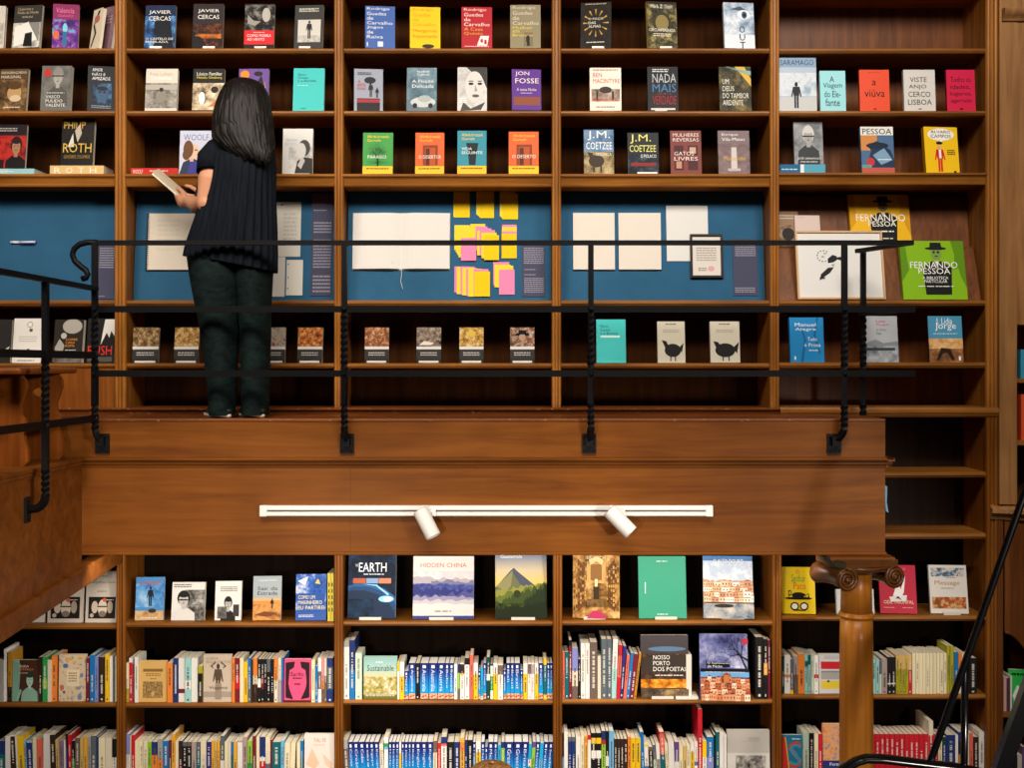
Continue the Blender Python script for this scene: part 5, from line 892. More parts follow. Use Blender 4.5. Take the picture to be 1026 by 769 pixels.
def upright_book(b, i):
    rnd = random.Random(i*17+3)
    Y0 = .008+rnd.uniform(0, .012)
    guide = b['cols'][0] == 'G'
    if guide: Y0 = .010
    w = max(.006, (b['x1']-b['x0'])*(D+Y0)/F-.0008); z0 = zs(b['row']); h = wz(b['top'], Y0)-z0
    dp = {True: .128}.get(guide, rnd.uniform(.135, .165))
    if h > .27: dp = .2
    hexes = [(COL[c.split('@')[0]], float(c.split('@')[1]) if '@' in c else 1.0) for c in b['cols']]
    main = hexes[0][0]
    # the colour that covers most of the spine names the book
    span = [(hexes[k][1]-(hexes[k+1][1] if k+1 < len(hexes) else 0), hexes[k][0]) for k in range(len(hexes))]
    span.sort(key=lambda t: -t[0])
    nm = span[0][1][0]; kind = 'spine'
    if guide: nm, kind = 'blue', 'guidebook spine'
    elif len(span) > 1 and span[1][1][0] != nm and span[1][0] > .12: nm = nm+' and '+span[1][1][0]
    thin = 'slim ' if b['x1']-b['x0'] < 2.9 else ('thick ' if b['x1']-b['x0'] > 6 else '')
    if h > .265: thin = 'tall '+thin
    if b['anchor']: lab = '%s%s %s, %s along after %s' % (thin, nm, kind, ORD[b['n']], b['anchor'])
    else: lab = '%s%s %s, %s along the %s shelf %s' % (thin, nm, kind, ORD[b['n']], b['shelf'], b['where'])
    grp = '%s shelf %s' % (b['shelf'], b['where'])
    ln = R_(b['lean']); xc = wx((b['x0']+b['x1'])/2, Y0)
    root = thing('guidebook' if guide else 'book', lab, 'book', (xc, Y0, z0+.0004+abs(math.sin(ln))*w/2), (0, ln, 0), ('blue guidebooks, ' if guide else 'upright books, ')+grp)
    if ln: root.location.x -= math.sin(ln)*h*.5
    m = MB(); ct = min(.0009, w*.12); c = BLUEG if guide else mat(main[1], .45)
    m.box(-w/2, w/2, 0, ct, 0, h, c); m.box(-w/2, -w/2+ct, ct, dp, 0, h, c); m.box(w/2-ct, w/2, ct, dp, 0, h, c)
    y = -.0002
    def band(u0, v0, u1, v1, mm, yy=0):
        m.add([((u0-.5)*w, y-yy, v0*h), ((u1-.5)*w, y-yy, v0*h), ((u1-.5)*w, y-yy, v1*h), ((u0-.5)*w, y-yy, v1*h)], [(0, 1, 2, 3)], mm)
    if guide:
        band(0, .02, 1, .17, noisy(['2a2a4a', 'c05a3a', 'e8c8a0', '3a6aa0'], 70), .0002)
        band(.3, .86, .7, .94, mat('e8eefa', .5), .0002)
    for k in range(1, len(hexes)): band(0, 0, 1, hexes[k][1], mat(hexes[k][0][1], .45), .0002*k)
    p = MB(); p.box(-w/2+ct, w/2-ct, ct, dp-.002, .001, h-.0008, PAGEW if guide else PAGE); p.build('pages', root)
    tb = m; top = span[0][1][1]; lc = mat('ded8cc' if luma(top) < 120 else ('5a5248' if luma(top) < 200 else '9a9080'), .5)
    if guide and b['text'] and w > .014:
        vs, fs = _txt[b['text']]; ln_ = min(.6, .085*len(b['text'])); f = .46
        tb.add([((.5+(b_-.5)*f-.5)*w, y-.0012, (.82-a*ln_)*h) for a, b_ in vs], fs, mat('dfe6f2', .5))
    elif guide or (w > .011 and (nm not in ('cream', 'ivory', 'white') or rnd.random() < .45)):
        lo, hi = (.3, .8) if guide else rnd.choice([(.3, .8), (.45, .88), (.2, .6)])
        if b['dash']: lo, hi = .2, .85
        v = hi
        while v > lo:
            ln_ = rnd.uniform(.012, .03)
            if rnd.random() < .82: tb.add([((u-.5)*w, y-.0014, vv*h) for u, vv in ((.34, v-ln_*.7), (.66, v-ln_*.7), (.66, v), (.34, v))], [(0, 1, 2, 3)], lc)
            v -= ln_
        if not guide and rnd.random() < .7: tb.add([((u-.5)*w, y-.0014, vv*h) for u, vv in ((.35, .04), (.65, .04), (.65, .08), (.35, .08))], [(0, 1, 2, 3)], lc)
    m.build('cover', root)
for i, b in enumerate(SB): upright_book(b, i)
# dark books pushed back and the white display easel beside the night city book
e = thing('display_stand', 'white angled display stand beside the large night city book', 'stand', (wx(693, .02), .02, zs(L2[3])))
m = MB(); m.box(-.028, -.0, 0, .09, 0, .225, mat('ddd6c8', .5)); o = m.build('upright', e); bevel(o, .002)
m = MB(); m.box(-.085, .032, -.024, .09, 0, .014, mat('ddd6c8', .5)); o = m.build('foot', e); bevel(o, .002)
# adjoining bookcase, a few books seen past the upright
for (xa, xb, yt, row, c, lab) in ((1005.5, 1008.5, 678, 714, 'd8a89a', 'pink spine, first on the adjoining niche shelf'), (1008.8, 1012, 679, 714, '5a3a4a', 'plum spine, second on the adjoining niche shelf'), (1012.2, 1014, 677, 714, 'e8e4da', 'slim white spine touching the bright green cover'),
      (1006, 1010.5, 745, 792, 'd8cfc0', 'cream spine, first on the lowest adjoining shelf'), (1010.8, 1014.5, 752, 792, 'a03a34', 'red spine, second on the lowest adjoining shelf'), (1015, 1019, 756, 792, '2a2624', 'black spine, third on the lowest adjoining shelf'), (1019.5, 1024, 756, 792, 'e0d8c8', 'white spine, fourth on the lowest adjoining shelf'), (1024.4, 1028, 748, 792, '7a5a8a', 'violet spine cut by the picture edge on the lowest adjoining shelf'),
      (1023.3, 1027.5, 395, 441, 'd8502a', 'orange spine at the picture edge in the adjoining bookcase'), (1022.6, 1026.5, 350, 379, '3a8aa8', 'blue spine at the picture edge in the adjoining bookcase')):
    z0 = wz(row, 0); h = wz(yt, .03)-z0; w = (xb-xa)*D/F
    r = thing('book', lab, 'book', (wx((xa+xb)/2, .03), .03, z0+.0004), (0, 0, 0), 'books in the adjoining bookcase')
    m = MB(); c = mat(c, .45); m.box(-w/2, w/2, 0, .0014, 0, h, c); m.box(-w/2, -w/2+.0014, .0014, .15, 0, h, c); m.box(w/2-.0014, w/2, .0014, .15, 0, h, c); m.build('cover', r)
    m = MB(); m.box(-w/2+.0014, w/2-.0014, .0014, .148, .001, h-.002, PAGE); m.build('pages', r)
for k, (xa, xb) in enumerate(((328.3, 331), (331.3, 334.3))):
    z0 = zs(L1[1]); h = wz(574, .03)-z0; w = (xb-xa)*D/F
    r = thing('book', 'slim yellow spine beside the wave patterned book, ' + ('touching its cover' if k == 0 else 'against the upright'), 'book', (wx((xa+xb)/2, .03), .03, z0+.0004), (0, 0, 0), 'slim yellow spines by the wave patterned book')
    m = MB(); c = mat('d9c650', .45); m.box(-w/2, w/2, 0, .0014, 0, h, c); m.box(-w/2, -w/2+.0012, .0014, .15, 0, h, c); m.box(w/2-.0012, w/2, .0014, .15, 0, h, c)
    for q in range(5): m.box(-w*.2, w*.2, -.0008, 0, h*(.2+.13*q), h*(.28+.13*q), mat('4a4420')); 
    m.build('cover', r); m = MB(); m.box(-w/2+.0012, w/2-.0012, .0014, .148, .001, h-.001, PAGE); m.build('pages', r)
m = MB(); v_ = [(GR+.001, -.40, wz(486, -.51)), (GR+.012, -.40, wz(487, -.51)), (GR+.010, -.40, wz(503, -.51)), (GR+.018, -.40, wz(513, -.51)), (GR+.006, -.40, wz(512, -.51)), (GR+.001, -.40, wz(500, -.51))]
m.prism([(p[0], p[2]) for p in v_], (0, -.512, 0), (1, 0, 0), (0, 0, 1), (0, .02, 0), mat('6a9ab4', .6)); tag(m.build('paper_tag'), 'pale blue paper tag curling from the free end of the gallery', 'tag')
z0 = wz(714, 0)
r = thing('display_book', 'bright green book with a white shape in the adjoining niche', 'book', (wx(1026, .04), .06, z0+.001), (R_(-5), 0, R_(-10)), 'books in the adjoining bookcase')
cb = cover_mesh(.135, .205, .02, '27b84a', 'd8e8dc'); tb = cb; paint(cb, tb, [R(0, .0, 1, 1, '2cc04e'), P('eef4ee', (.12, .35), (.3, .62), (.52, .5), (.62, .16), (.4, .06), (.2, .2)), L(.1, .8, .8, .92, 1, '0e3a1c'), R(0, .02, .12, .3, '16301e')], .135, .205, -.02, random.Random(1)); cb.build('cover', r); pages_mesh(.135, .205, .02).build('pages', r)
# ------------------------------------------------------------- things pinned on the blue boards
def brd(x, y, off=.0):
    """point on the sloping board seen at pixel x,y; off = distance in front of it"""
    zb, zt = zs(300.6), zs(187); k = .07/(zt-zb)
    Y = .13
    for _ in range(12):
        z = wz(y, Y); Y = .10+(z-zb)*k-off
    return px(x, y, Y)
TB = math.atan(.07/(zs(187)-zs(300.6)))
def sheet(name, label, cat, x0, y0, x1, y1, hexc, th=.002, off=0.0, rotz=0, group=None, art=(), rough=.7, parts=True, pname='sheet'):
    a = brd(x0, y1, off+.0006); b = brd(x1, y0, off+.0006); w = b.x-a.x; h = (b.z-a.z)/math.cos(TB)
    r = thing(name, label, cat, ((a.x+b.x)/2, a.y, a.z), (-TB, R_(rotz), 0), group)
    mb = MB(); tb = mb; mb.box(-w/2, w/2, -th, 0, 0, h, mat(hexc, rough)); paint(mb, tb, art, w, h, -th, random.Random(len(label)))
    mb.build(pname, r)
    return r, w, h
def info(x0, y0, x1, y1, label, spec):
    return sheet('info_panel', label, 'panel', x0, y0, x1, y1, '4b4c62', .004, group='text panels on the blue boards', art=spec, pname='panel')
TX = '9694a4'
info(96.5, 246, 116, 299.5, 'mauve grey text panel partly behind the railing corner post', [L(.1, .56, .95, .96, 9, TX), L(.06, .03, .5, .06, 1, TX)])
info(311, 194, 334, 296.5, 'tall mauve grey text panel beside the loose white sheets', [R(.0, .88, 1, 1, '75607a'), L(.08, .82, .7, .84, 1, TX), L(.1, .6, .95, .72, 4, TX), L(.1, .26, .95, .55, 10, TX), L(.1, .02, .95, .2, 5, TX)])
info(523, 245.5, 546, 297, 'mauve grey text panel beside the sticky notes', [L(.08, .62, .95, .95, 9, TX), L(.1, .5, .6, .53, 1, TX), L(.1, .4, .6, .43, 1, TX), L(.1, .06, .95, .36, 8, TX)])
info(735, 239.5, 758, 296, 'mauve grey text panel beside the framed letter', [L(.1, .68, .95, .97, 8, TX), L(.06, .04, .9, .14, 3, TX)])
# pen
p = brd(23, 242.8, .008)
r = thing('pen', 'white and dark blue pen lying across the first blue board', 'pen', p, (0, R_(-1), 0))
m = MB(); m.tube([(-.065, 0, .002), (-.02, 0, .001)], .007, mat('dfe0ea', .3), 12); m.build('barrel', r)
m = MB(); m.tube([(-.02, 0, .001), (.066, 0, 0)], .0075, mat('c9cce0', .3), 12); m.tube([(.066, 0, 0), (.07, 0, 0)], .006, mat('24306a', .3), 10); m.build('cap', r)
m = MB(); m.box(-.012, .064, -.0105, -.0085, -.009, -.004, mat('24306a', .3)); m.build('clip', r)
# spiral notebook
a = brd(147.5, 270.5, .001); b = brd(196, 214.3, .001); w, h = b.x-a.x, (b.z-a.z)/math.cos(TB)
r = thing('spiral_notebook', 'open spiral notebook with black coil and pale drawn page, by the reader', 'notebook', ((a.x+b.x)/2, a.y, a.z), (-TB, 0, 0))
m = MB(); m.box(-w/2-.006, w/2+.004, -.003, 0, -.006, h, mat('1c1a1c', .6)); m.build('cover', r)
m = MB(); tb = m; m.box(-w/2, w/2, -.012, -.0032, 0, h, mat('ddd3c2', .8)); paint(m, tb, [L(.2, .3, .7, .9, 7, 'd6cbb9')], w, h, -.012, random.Random(4)); m.build('pages', r)
m = MB()
for k in range(26):
    z = h*(k+.5)/26; m.tube([(-w/2+.008, -.013, z), (-w/2, -.0175, z+.001), (-w/2-.007, -.014, z+.001), (-w/2-.009, -.006, z+.002)], .0018, IRON, 5)
m.build('coil', r)
# loose white sheets behind the reader
sheet('paper_sheet', 'tall white handwritten sheet whose top shows beside the reader', 'paper', 262, 202.3, 302, 257, 'dcd8ce', .0015, art=[E(.5, .95, .03, .015, '3a3632'), L(.55, .2, .9, .8, 8, 'cbc6ba')])
sheet('paper_sheet', 'white sheet tucked under the tall one and hidden by the reader', 'paper', 262, 257.5, 286, 297, 'd8d4ca', .0015)
sheet('paper_sheet', 'small white sheet with punched holes beside the tall text panel', 'paper', 286.5, 260.3, 303.7, 295.8, 'e0dcd2', .0015, off=.002, art=[E(.1, .88, .04, .02, '6a6660'), E(.1, .5, .04, .02, '6a6660'), E(.1, .2, .04, .02, '6a6660')])
# open blank book
a = brd(353, 270.3, .001); b = brd(451.3, 213.6, .001); w, h = b.x-a.x, (b.z-a.z)/math.cos(TB)
r = thing('open_notebook', 'wide open white notebook with a ribbon, beside the sticky notes', 'notebook', ((a.x+b.x)/2, a.y, a.z), (-TB, 0, 0))
m = MB(); m.box(-w/2, w/2, -.004, 0, -.002, h, mat('c8c0b0', .6)); m.build('cover', r)
m = MB(); pr = []
for k in range(25):
    u = -1+2*k/24; s = abs(u); pr.append((u*w/2*.99, -.006-.022*(1-(1-min(1, s*3))**2)*(1-.55*s)-.0))
pr = [(-w/2*.99, -.003)]+pr+[(w/2*.99, -.003)]
m.prism(pr, (0, 0, .003), (1, 0, 0), (0, 1, 0), (0, 0, h-.006), mat('e2dfd8', .8)); tb = MB(); m.build('pages', r)
tb = MB(); rn = random.Random(2)
for k in range(10):
    u = .6+.2*rn.random()-.2; z = h*(.09+.02*(k % 3)); tb.add([(x_, -.022, z_) for x_, z_ in ((-w*.18+k*.006, z), (-w*.18+k*.006+.004, z), (-w*.18+k*.006+.004, z+.003), (-w*.18+k*.006, z+.003))], [(0, 1, 2, 3)], mat('b0aca4'))
tb.build('writing', r)
m = MB(); m.tube([(.002, -.012, .004), (.004, -.014, -.03), (-.001, -.012, -.06), (.006, -.008, -.09), (.011, -.006, -.104)], .0015, mat('e8e6e0', .6), 6); m.build('ribbon', r)
# sticky notes
YEL, PNK, DYL = 'efd43a', 'e88ab4', 'f0c818'
notes = []
def fan(where, lst):
    cnt = {}
    for (x, y, w, h, c) in lst:
        nm = 'pink' if c == PNK else 'yellow'; cnt[nm] = cnt.get(nm, 0)+1
        notes.append((x, y, w, h, c, sum(cnt.values()), '%s sticky note, %s %s one in the %s' % (nm, ORD[cnt[nm]-1], nm, where)))
fan('neat upper pack nearest the open notebook', [(454.3, 192.2, 15.6, 25, YEL), (455.2, 193, 15.6, 24.8, DYL)])
fan('tall upper fan', [(477.2, 189.2, 12, 25.5, YEL), (478.2, 189.8, 12.6, 26, YEL), (479.6, 190.5, 13, 26.4, YEL), (480.6, 191.6, 14.4, 26.8, DYL)])
fan('upper pack nearest the bay end', [(500.8, 191.8, 14.6, 24.8, YEL), (502, 193, 15.4, 25, YEL), (503.2, 194.4, 15.8, 25.2, DYL)])
fan('middle cluster', [(455.2, 225.4, 15.6, 25, YEL), (456.6, 227.4, 15.6, 25.4, YEL), (458, 229.6, 15.6, 25.6, YEL), (459.4, 231.8, 15.6, 26, YEL), (471.2, 224.2, 15, 24, YEL), (476.4, 226.8, 12, 24, PNK), (478.4, 228.6, 14, 24.6, PNK), (461.8, 238.4, 15.4, 22.6, PNK), (478, 231, 16, 24.8, YEL), (480.6, 230.4, 15.4, 25.6, PNK), (482.4, 233, 15.2, 25.6, YEL), (485, 235.4, 15, 25, DYL)])
fan('striped pack above the text panel', [(503, 225, 14.6, 26, PNK), (502.8, 227.4, 15, 26, YEL), (503, 231.6, 14.8, 26, PNK), (502.6, 234, 15, 24.6, DYL)])
fan('lower cluster nearest the notebook', [(455.2, 266.8, 15.4, 26, PNK), (457.6, 267.4, 15.4, 27, YEL), (461.2, 267, 14.4, 28, PNK), (463.2, 268.4, 14.6, 27.4, YEL), (467, 269.4, 14, 27, PNK), (469, 269, 14, 28, YEL), (474.4, 269.4, 15, 27, PNK), (475, 271.8, 16, 25, DYL)])
fan('lower pack beside the text panel', [(494.2, 262.4, 16, 23, PNK), (495.4, 265, 16, 22.6, YEL), (498.2, 266, 16, 22, YEL), (500, 270, 15.6, 25, PNK)])
for i, (x, y, w, h, c, nn, lab) in enumerate(notes):
    o, _, _ = sheet('sticky_note', lab, 'sticky note', x, y, x+w, y+h, c, .0006, off=.0011*nn, group='sticky notes on the blue board', pname='paper')
# cream sheets, white sheet and framed letter
for x0, x1, lab in ((574.3, 615.4, 'cream board sheet pinned nearest the bay start, crossed by a railing post'), (620, 661.5, 'cream board sheet pinned between its twin and the white sheet')):
    r_, w, h = sheet('paper_sheet', lab, 'paper', x0, 213.8, x1, 270.3, 'e2d9cb', .014, pname='board')
sheet('paper_sheet', 'plain white sheet partly behind the framed letter', 'paper', 668.2, 206, 708.8, 261.5, 'e0ded8', .002, off=.001)
def frame(label, base, a, b, tilt, bar, dep, fcol, inner, art, name='picture_frame'):
    w, h = b.x-a.x, (b.z-a.z)/math.cos(tilt)
    r = thing(name, label, 'picture', ((a.x+b.x)/2, a.y, a.z), (-tilt, 0, 0))
    m = MB(); f = fcol
    m.box(-w/2, w/2, -dep, 0, 0, bar, f); m.box(-w/2, w/2, -dep, 0, h-bar, h, f); m.box(-w/2, -w/2+bar, -dep, 0, bar, h-bar, f); m.box(w/2-bar, w/2, -dep, 0, bar, h-bar, f)
    m.build('frame', r)
    m = MB(); m.box(-w/2+bar, w/2-bar, -dep*.5, -.001, bar, h-bar, mat(inner, .6)); n = MB(); paint(n, n, art, w-2*bar, h-2*bar, -dep*.5, random.Random(9))
    for f_, i_ in zip(n.f, n.fm): m.add([(n.v[q][0], n.v[q][1], n.v[q][2]+bar) for q in f_], [list(range(len(f_)))], n.mats[i_])
    m.build('print', r)
    return r
frame('small dark-framed letter hung over the white sheet', None, brd(691.8, 278.4, .004), brd(723.4, 235, .004), TB, .011, .016, mat('2a2322', .4), 'ddd5cb', [L(.3, .8, .7, .84, 1, '5a5048'), L(.14, .35, .86, .72, 6, 'a89e94'), E(.66, .18, .12, .07, 'd8a8a8'), L(.2, .1, .5, .2, 2, '8a8078')])
# ---- things on the stepped wooden display of the last bay
def stp_(x, y, Yv): return px(x, y, Yv)
T2 = R_(11)
ink = [P('18181a', (.36, .53), (.36, .6), (.42, .66), (.47, .64), (.47, .58), (.42, .54)), P('18181a', (.25, .26), (.27, .36), (.36, .46), (.43, .47), (.38, .38), (.31, .32)), P('18181a', (.44, .6), (.5, .63), (.56, .62), (.52, .57)), E(.42, .5, .02, .02, 'a8a8aa')]
ink += [E(.31+.075*math.cos(a), .64+.085*math.sin(a), .008, .010, '4a4a4c') for a in [i*.5 for i in range(2, 11)]]+[E(.3, .63, .02, .008, '8a8a8c'), E(.33, .68, .02, .006, '8a8a8c'), L(.25, .27, .33, .31, 1, '2a2a2c')]
r = frame('large light-framed print of a bird-like ink blot behind the rail posts', None, px(798.8, 299, .03), px(882.5, 230.7, .10), T2, .010, .018, mat('d2a87c', .4), 'e6e4df', ink)
r.location.z = zs(300.6)+.003
def catalog(label, x0, y0, x1, y1, Yb, zfoot, base, dark, face, art, tilt=12):
    a = px(x0, y1, Yb); b = px(x1, y0, Yb+.05); w = b.x-a.x; h = (b.z-zfoot)/math.cos(R_(tilt)); th = .022
    r = thing('display_book', label, 'book', ((a.x+b.x)/2, Yb+th, zfoot+.001), (-R_(tilt), 0, R_(2)), 'catalogues on the stepped wooden display')
    cb = cover_mesh(w, h, th, base); tb = cb; paint(cb, tb, art, w, h, -th, random.Random(2)); cb.build('cover', r); pages_mesh(w, h, th).build('pages', r)
zm = zs(246)+.02-.012
def fp(base, shade, face, c2): return [P(shade, (.0, .3), (.0, 1), (.08, 1), (.12, .5)), P(shade, (.8, 1), (1, 1), (1, .2), (.92, .4)), P(shade, (.86, .9), (.82, .5), (.9, .55)), HATMAN(.56, .80, .20, '1a1c1c', face)]
def flat_art(l):
    o = []
    for t in l: o += t if isinstance(t, list) else [t]
    return o
catalog('green catalogue of a hatted man leaning on the lower wooden step', 905, 242, 966.5, 299, .035, zs(300.6), '86b81a', '', '', flat_art(fp('', '5f8f14', '7f9a4a', ''))+[X('FERNANDO', .14, .53, .88, .64, 'f4f4ee'), X('PESSOA', .26, .43, .76, .53, 'f4f4ee'), X('A BIBLIOTECA', .32, .34, .72, .39, 'f4f4ee'), X('PARTICULAR', .34, .28, .7, .33, 'f4f4ee'), L(.24, .2, .8, .23, 1, 'e8ecd8')])
catalog('yellow catalogue of a hatted man on the upper wooden step', 853, 195.8, 911, 241, .165, zm, 'efb81e', '', '', flat_art(fp('', 'd89a14', '8a7a4a', ''))+[X('FERNANDO', .1, .48, .92, .62, 'f6f2e6'), X('PESSOA', .3, .38, .76, .48, 'f6f2e6'), L(.36, .25, .72, .3, 1, 'f6f2e6'), L(.4, .12, .7, .16, 1, 'f0e8d0')])
catalog('small brown photo book on the upper wooden step by the upright', 779.8, 213, 799, 241, .165, zm, '9a7a5c', '', '', [N(0, 0, 1, .6, '3a2c22 8a6a50 c0a088', 20), L(.1, .75, .8, .9, 2, 'd8c8b8'), E(.5, .35, .3, .18, '2c241e')])
catalog('pinkish blank card standing behind the large light-framed print', 797.5, 217, 820.5, 241, .155, zm, 'd8c4ba', '', '', [L(.1, .9, .4, .94, 1, 'c8b0a8')])
# ------------------------------------------------------------- people
def capsule_union(parts, name, parent, m, voxel=.006):
    """many tapered limbs and lumps remeshed into one continuous skin"""
    mb = MB()
    for p in parts:
        if p[0] == 'l':        # limb through points with radii
            pts = [Vector(q[:3]) for q in p[1]]; rad = [q[3] for q in p[1]]
            mb.tube(pts, 0, m, 14, rad=rad)
            for q, r in zip(pts, rad): mb.ball(q, (r, r, r), m, 12, 8)
        else: mb.ball(p[1], p[2], m, 20, 14)
    o = mb.build(name, parent)
    rm = o.modifiers.new('remesh', 'REMESH'); rm.mode = 'VOXEL'; rm.voxel_size = voxel; rm.use_smooth_shade = True
    sm = o.modifiers.new('smooth', 'SMOOTH'); sm.factor = .5; sm.iterations = 4
    bpy.context.view_layer.update(); dg = bpy.context.evaluated_depsgraph_get()
    me = bpy.data.meshes.new_from_object(o.evaluated_get(dg)); o.modifiers.clear(); o.data = me
    for p in me.polygons: p.use_smooth = True
    return o
def loft(secs, m, n=64, ripple=None, name='cloth', parent=None, cap=(True, True), thick=.004):
    """secs: (cx,cy,z,rx,ry[,slope]) rings from top to bottom"""
    rs = []
    for k, s in enumerate(secs):
        cx, cy, z, rx, ry = s[:5]; sl = s[5] if len(s) > 5 else 0
        ring = []
        for j in range(n):
            a = 2*math.pi*j/n; q = 1.0
            if ripple: q += ripple(k/(len(secs)-1), a)
            c, si = math.cos(a), math.sin(a)
            ring.append(Vector((cx+rx*q*c, cy+ry*q*si, z+sl*c)))
        rs.append(ring)
    mb = MB(); mb.rings(rs, m, False)
    o = mb.build(name, parent)
    so = o.modifiers.new('thickness', 'SOLIDIFY'); so.thickness = thick; so.offset = 0
    sb = o.modifiers.new('smooth', 'SUBSURF'); sb.levels = 1; sb.render_levels = 1
    return o
def interp(secs, n):
    """resample rings smoothly (Catmull-Rom)"""
    out = []
    N = len(secs)-1; secs = [tuple(s)+(0,)*(6-len(s)) for s in secs]
    for i in range(n+1):
        t = N*i/n; k = min(int(t), N-1); f = t-k
        p0, p1, p2, p3 = secs[max(k-1, 0)], secs[k], secs[k+1], secs[min(k+2, N)]
        out.append(tuple(.5*((2*b)+(c-a)*f+(2*a-5*b+4*c-d)*f*f+(3*b-a-3*c+d)*f**3) for a, b, c, d in zip(p0, p1, p2, p3)))
    return out
def skin_mat(h): 
    m = mat(h, .5, .3)
    return m
def fabric(name, c1, c2, scale, stretch, bump=.3, rough=.85):
    m = noisy([c1, c2], scale, stretch, rough, 4, key=name); nt = m.node_tree
    n = next(x for x in nt.nodes if x.bl_idname == 'ShaderNodeTexNoise'); b = nt.nodes['Principled BSDF']
    bp = nd(nt, 'ShaderNodeBump'); bp.inputs['Strength'].default_value = bump; bp.inputs['Distance'].default_value = .02
    nt.links.new(n.outputs['Fac'], bp.inputs['Height']); nt.links.new(bp.outputs['Normal'], b.inputs['Normal'])
    return m
def hand(w, dirv, up, side, curl, r=.0095, parts=None, k=1.0):
    """palm and five fingers from wrist w along dirv; up = back of hand; side = thumb side"""
    w, dirv, up, side = Vector(w), Vector(dirv).normalized(), Vector(up).normalized(), Vector(side).normalized()
    P_ = []
    P_.append(('l', [(*w, .024*k), (*(w+dirv*.03), .026*k), (*(w+dirv*.06), .024*k)]))
    for s in (-.024, -.008, .008, .024):
        P_.append(('l', [(*(w+side*s*.6+dirv*.01), .014*k), (*(w+side*s+dirv*.085), .0125*k)]))
    for i, (s, L_) in enumerate(((.028, .066), (.010, .075), (-.008, .070), (-.025, .054))):
        p = w+side*s+dirv*.088; pts = [(*p, r)]; a = 0; q = p
        for j, f in enumerate((.45, .32, .23)):
            a += curl*(1+.15*i); d = dirv*math.cos(a)-up*math.sin(a); q = q+d*L_*f; pts.append((*q, r*(.95-.1*j)))
        P_.append(('l', pts))
    p = w+side*.024+dirv*.025; q1 = p+side*.03+dirv*.022-up*.008; q2 = q1+side*.010+dirv*.03-up*.006; q3 = q2+dirv*.022-up*.004
    P_.append(('l', [(*p, r*1.5), (*q1, r*1.25), (*q2, r*1.1), (*q3, r*.95)]))
    return P_
def head_parts(c, f, k=1.0):
    """skull, jaw, nose, ears, lips, brows; f = facing direction (horizontal), pitch down a little"""
    c = Vector(c); f = Vector(f).normalized(); up = Vector((0, 0, 1)); up = (up-f*up.dot(f)).normalized(); s = f.cross(up)
    def at(a, b, d): return c+f*a*k+s*b*k+up*d*k
    o = [('b', at(-.012, 0, .03), (.078*k, .078*k, .088*k)), ('b', at(.02, 0, .0), (.066*k, .066*k, .088*k)), ('l', [(*at(.03, 0, -.05), .048*k), (*at(.058, 0, -.085), .026*k)]),
         ('l', [(*at(.084, 0, .012), .010*k), (*at(.102, 0, -.022), .0125*k)]), ('b', at(.09, .012, -.024), (.009*k,)*3), ('b', at(.09, -.012, -.024), (.009*k,)*3),
         ('l', [(*at(.078, .02, -.052), .007*k), (*at(.086, 0, -.05), .009*k), (*at(.078, -.02, -.052), .007*k)]), ('l', [(*at(.078, .018, -.061), .007*k), (*at(.084, 0, -.062), .009*k), (*at(.078, -.018, -.061), .007*k)]),
         ('l', [(*at(.07, .045, .035), .010*k), (*at(.083, .015, .036), .010*k)]), ('l', [(*at(.07, -.045, .035), .010*k), (*at(.083, -.015, .036), .010*k)]),
         ('b', at(.062, .045, -.02), (.02*k,)*3), ('b', at(.062, -.045, -.02), (.02*k,)*3)]
    for sg in (-1, 1): o.append(('l', [(*at(-.005, .076*sg, .02), .012*k), (*at(-.008, .084*sg, .0), .012*k), (*at(-.0, .076*sg, -.026), .009*k)]))
    return o, at
def eyes(at, parent, k=1.0):
    for sg in (-1, 1):
        m = MB(); m.ball(at(.07, .031*sg, .014), (.0125*k,)*3, mat('ece8e2', .2), 14, 10); m.ball(at(.079, .031*sg, .013), (.0055*k,)*3, mat('2a1a12', .2), 10, 8); m.build('eye', parent)
SKIN = mat('c98e6c', .5, .3)
# ---- reader on the gallery, seen from behind
YW = -.38
SW = F/(D+YW); X0 = 240
YFL = CY+(EYE-ZD)*SW
def wp(x, y, dy=0.0):
    return px(x, YFL-(419.5-y)*(YFL-78)/(419.5-78), YW+dy)-Vector((wx(X0, YW), YW, ZD))
wom = thing('person', 'person with long dark hair reading on the gallery in black blouse and green trousers', 'person', (wx(X0, YW), YW, ZD))
B_ = []
def lp(*pts): return ('l', [(*wp(x, y, dy), r) for x, y, dy, r in pts])
B_.append(lp((241, 268, 0, .085), (241, 240, 0, .10), (240, 205, 0, .10), (242, 172, .01, .11), (243, 156, .02, .07)))
B_.append(lp((226, 262, -.0, .085), (224, 300, -.01, .07), (224, 340, -.0, .055), (223, 380, -.01, .045), (223, 410, -.01, .04)))
B_.append(lp((254, 262, .01, .085), (255, 300, .01, .07), (255, 340, .02, .055), (255, 380, .01, .045), (255, 410, .01, .04)))
B_.append(lp((243, 152, .02, .055), (240, 135, .03, .05), (238, 122, .04, .052)))
B_.append(lp((229, 158, .0, .05), (215, 161, -.03, .05), (209.5, 180, -.055, .053), (206.5, 204, -.06, .047), (198, 206, .03, .043), (189, 202, .10, .029)))
B_.append(lp((254, 158, .03, .05), (261, 162, .07, .048), (260, 184, .15, .045), (252, 205, .22, .04), (230, 205, .26, .034), (206, 203, .27, .027)))
hd = Vector((-.75, .62, -.28))
hp_, hat = head_parts(wp(240, 108, .03), hd, 1.0)
B_ += hp_
B_ += hand(wp(190, 203, .10), (-.62, .50, .12), (-.3, -.55, -.6), (-.2, .3, .55), .35)
B_ += hand(wp(206, 203, .27), (-.9, -.05, .1), (.1, .6, -.6), (.0, .2, .6), .35)
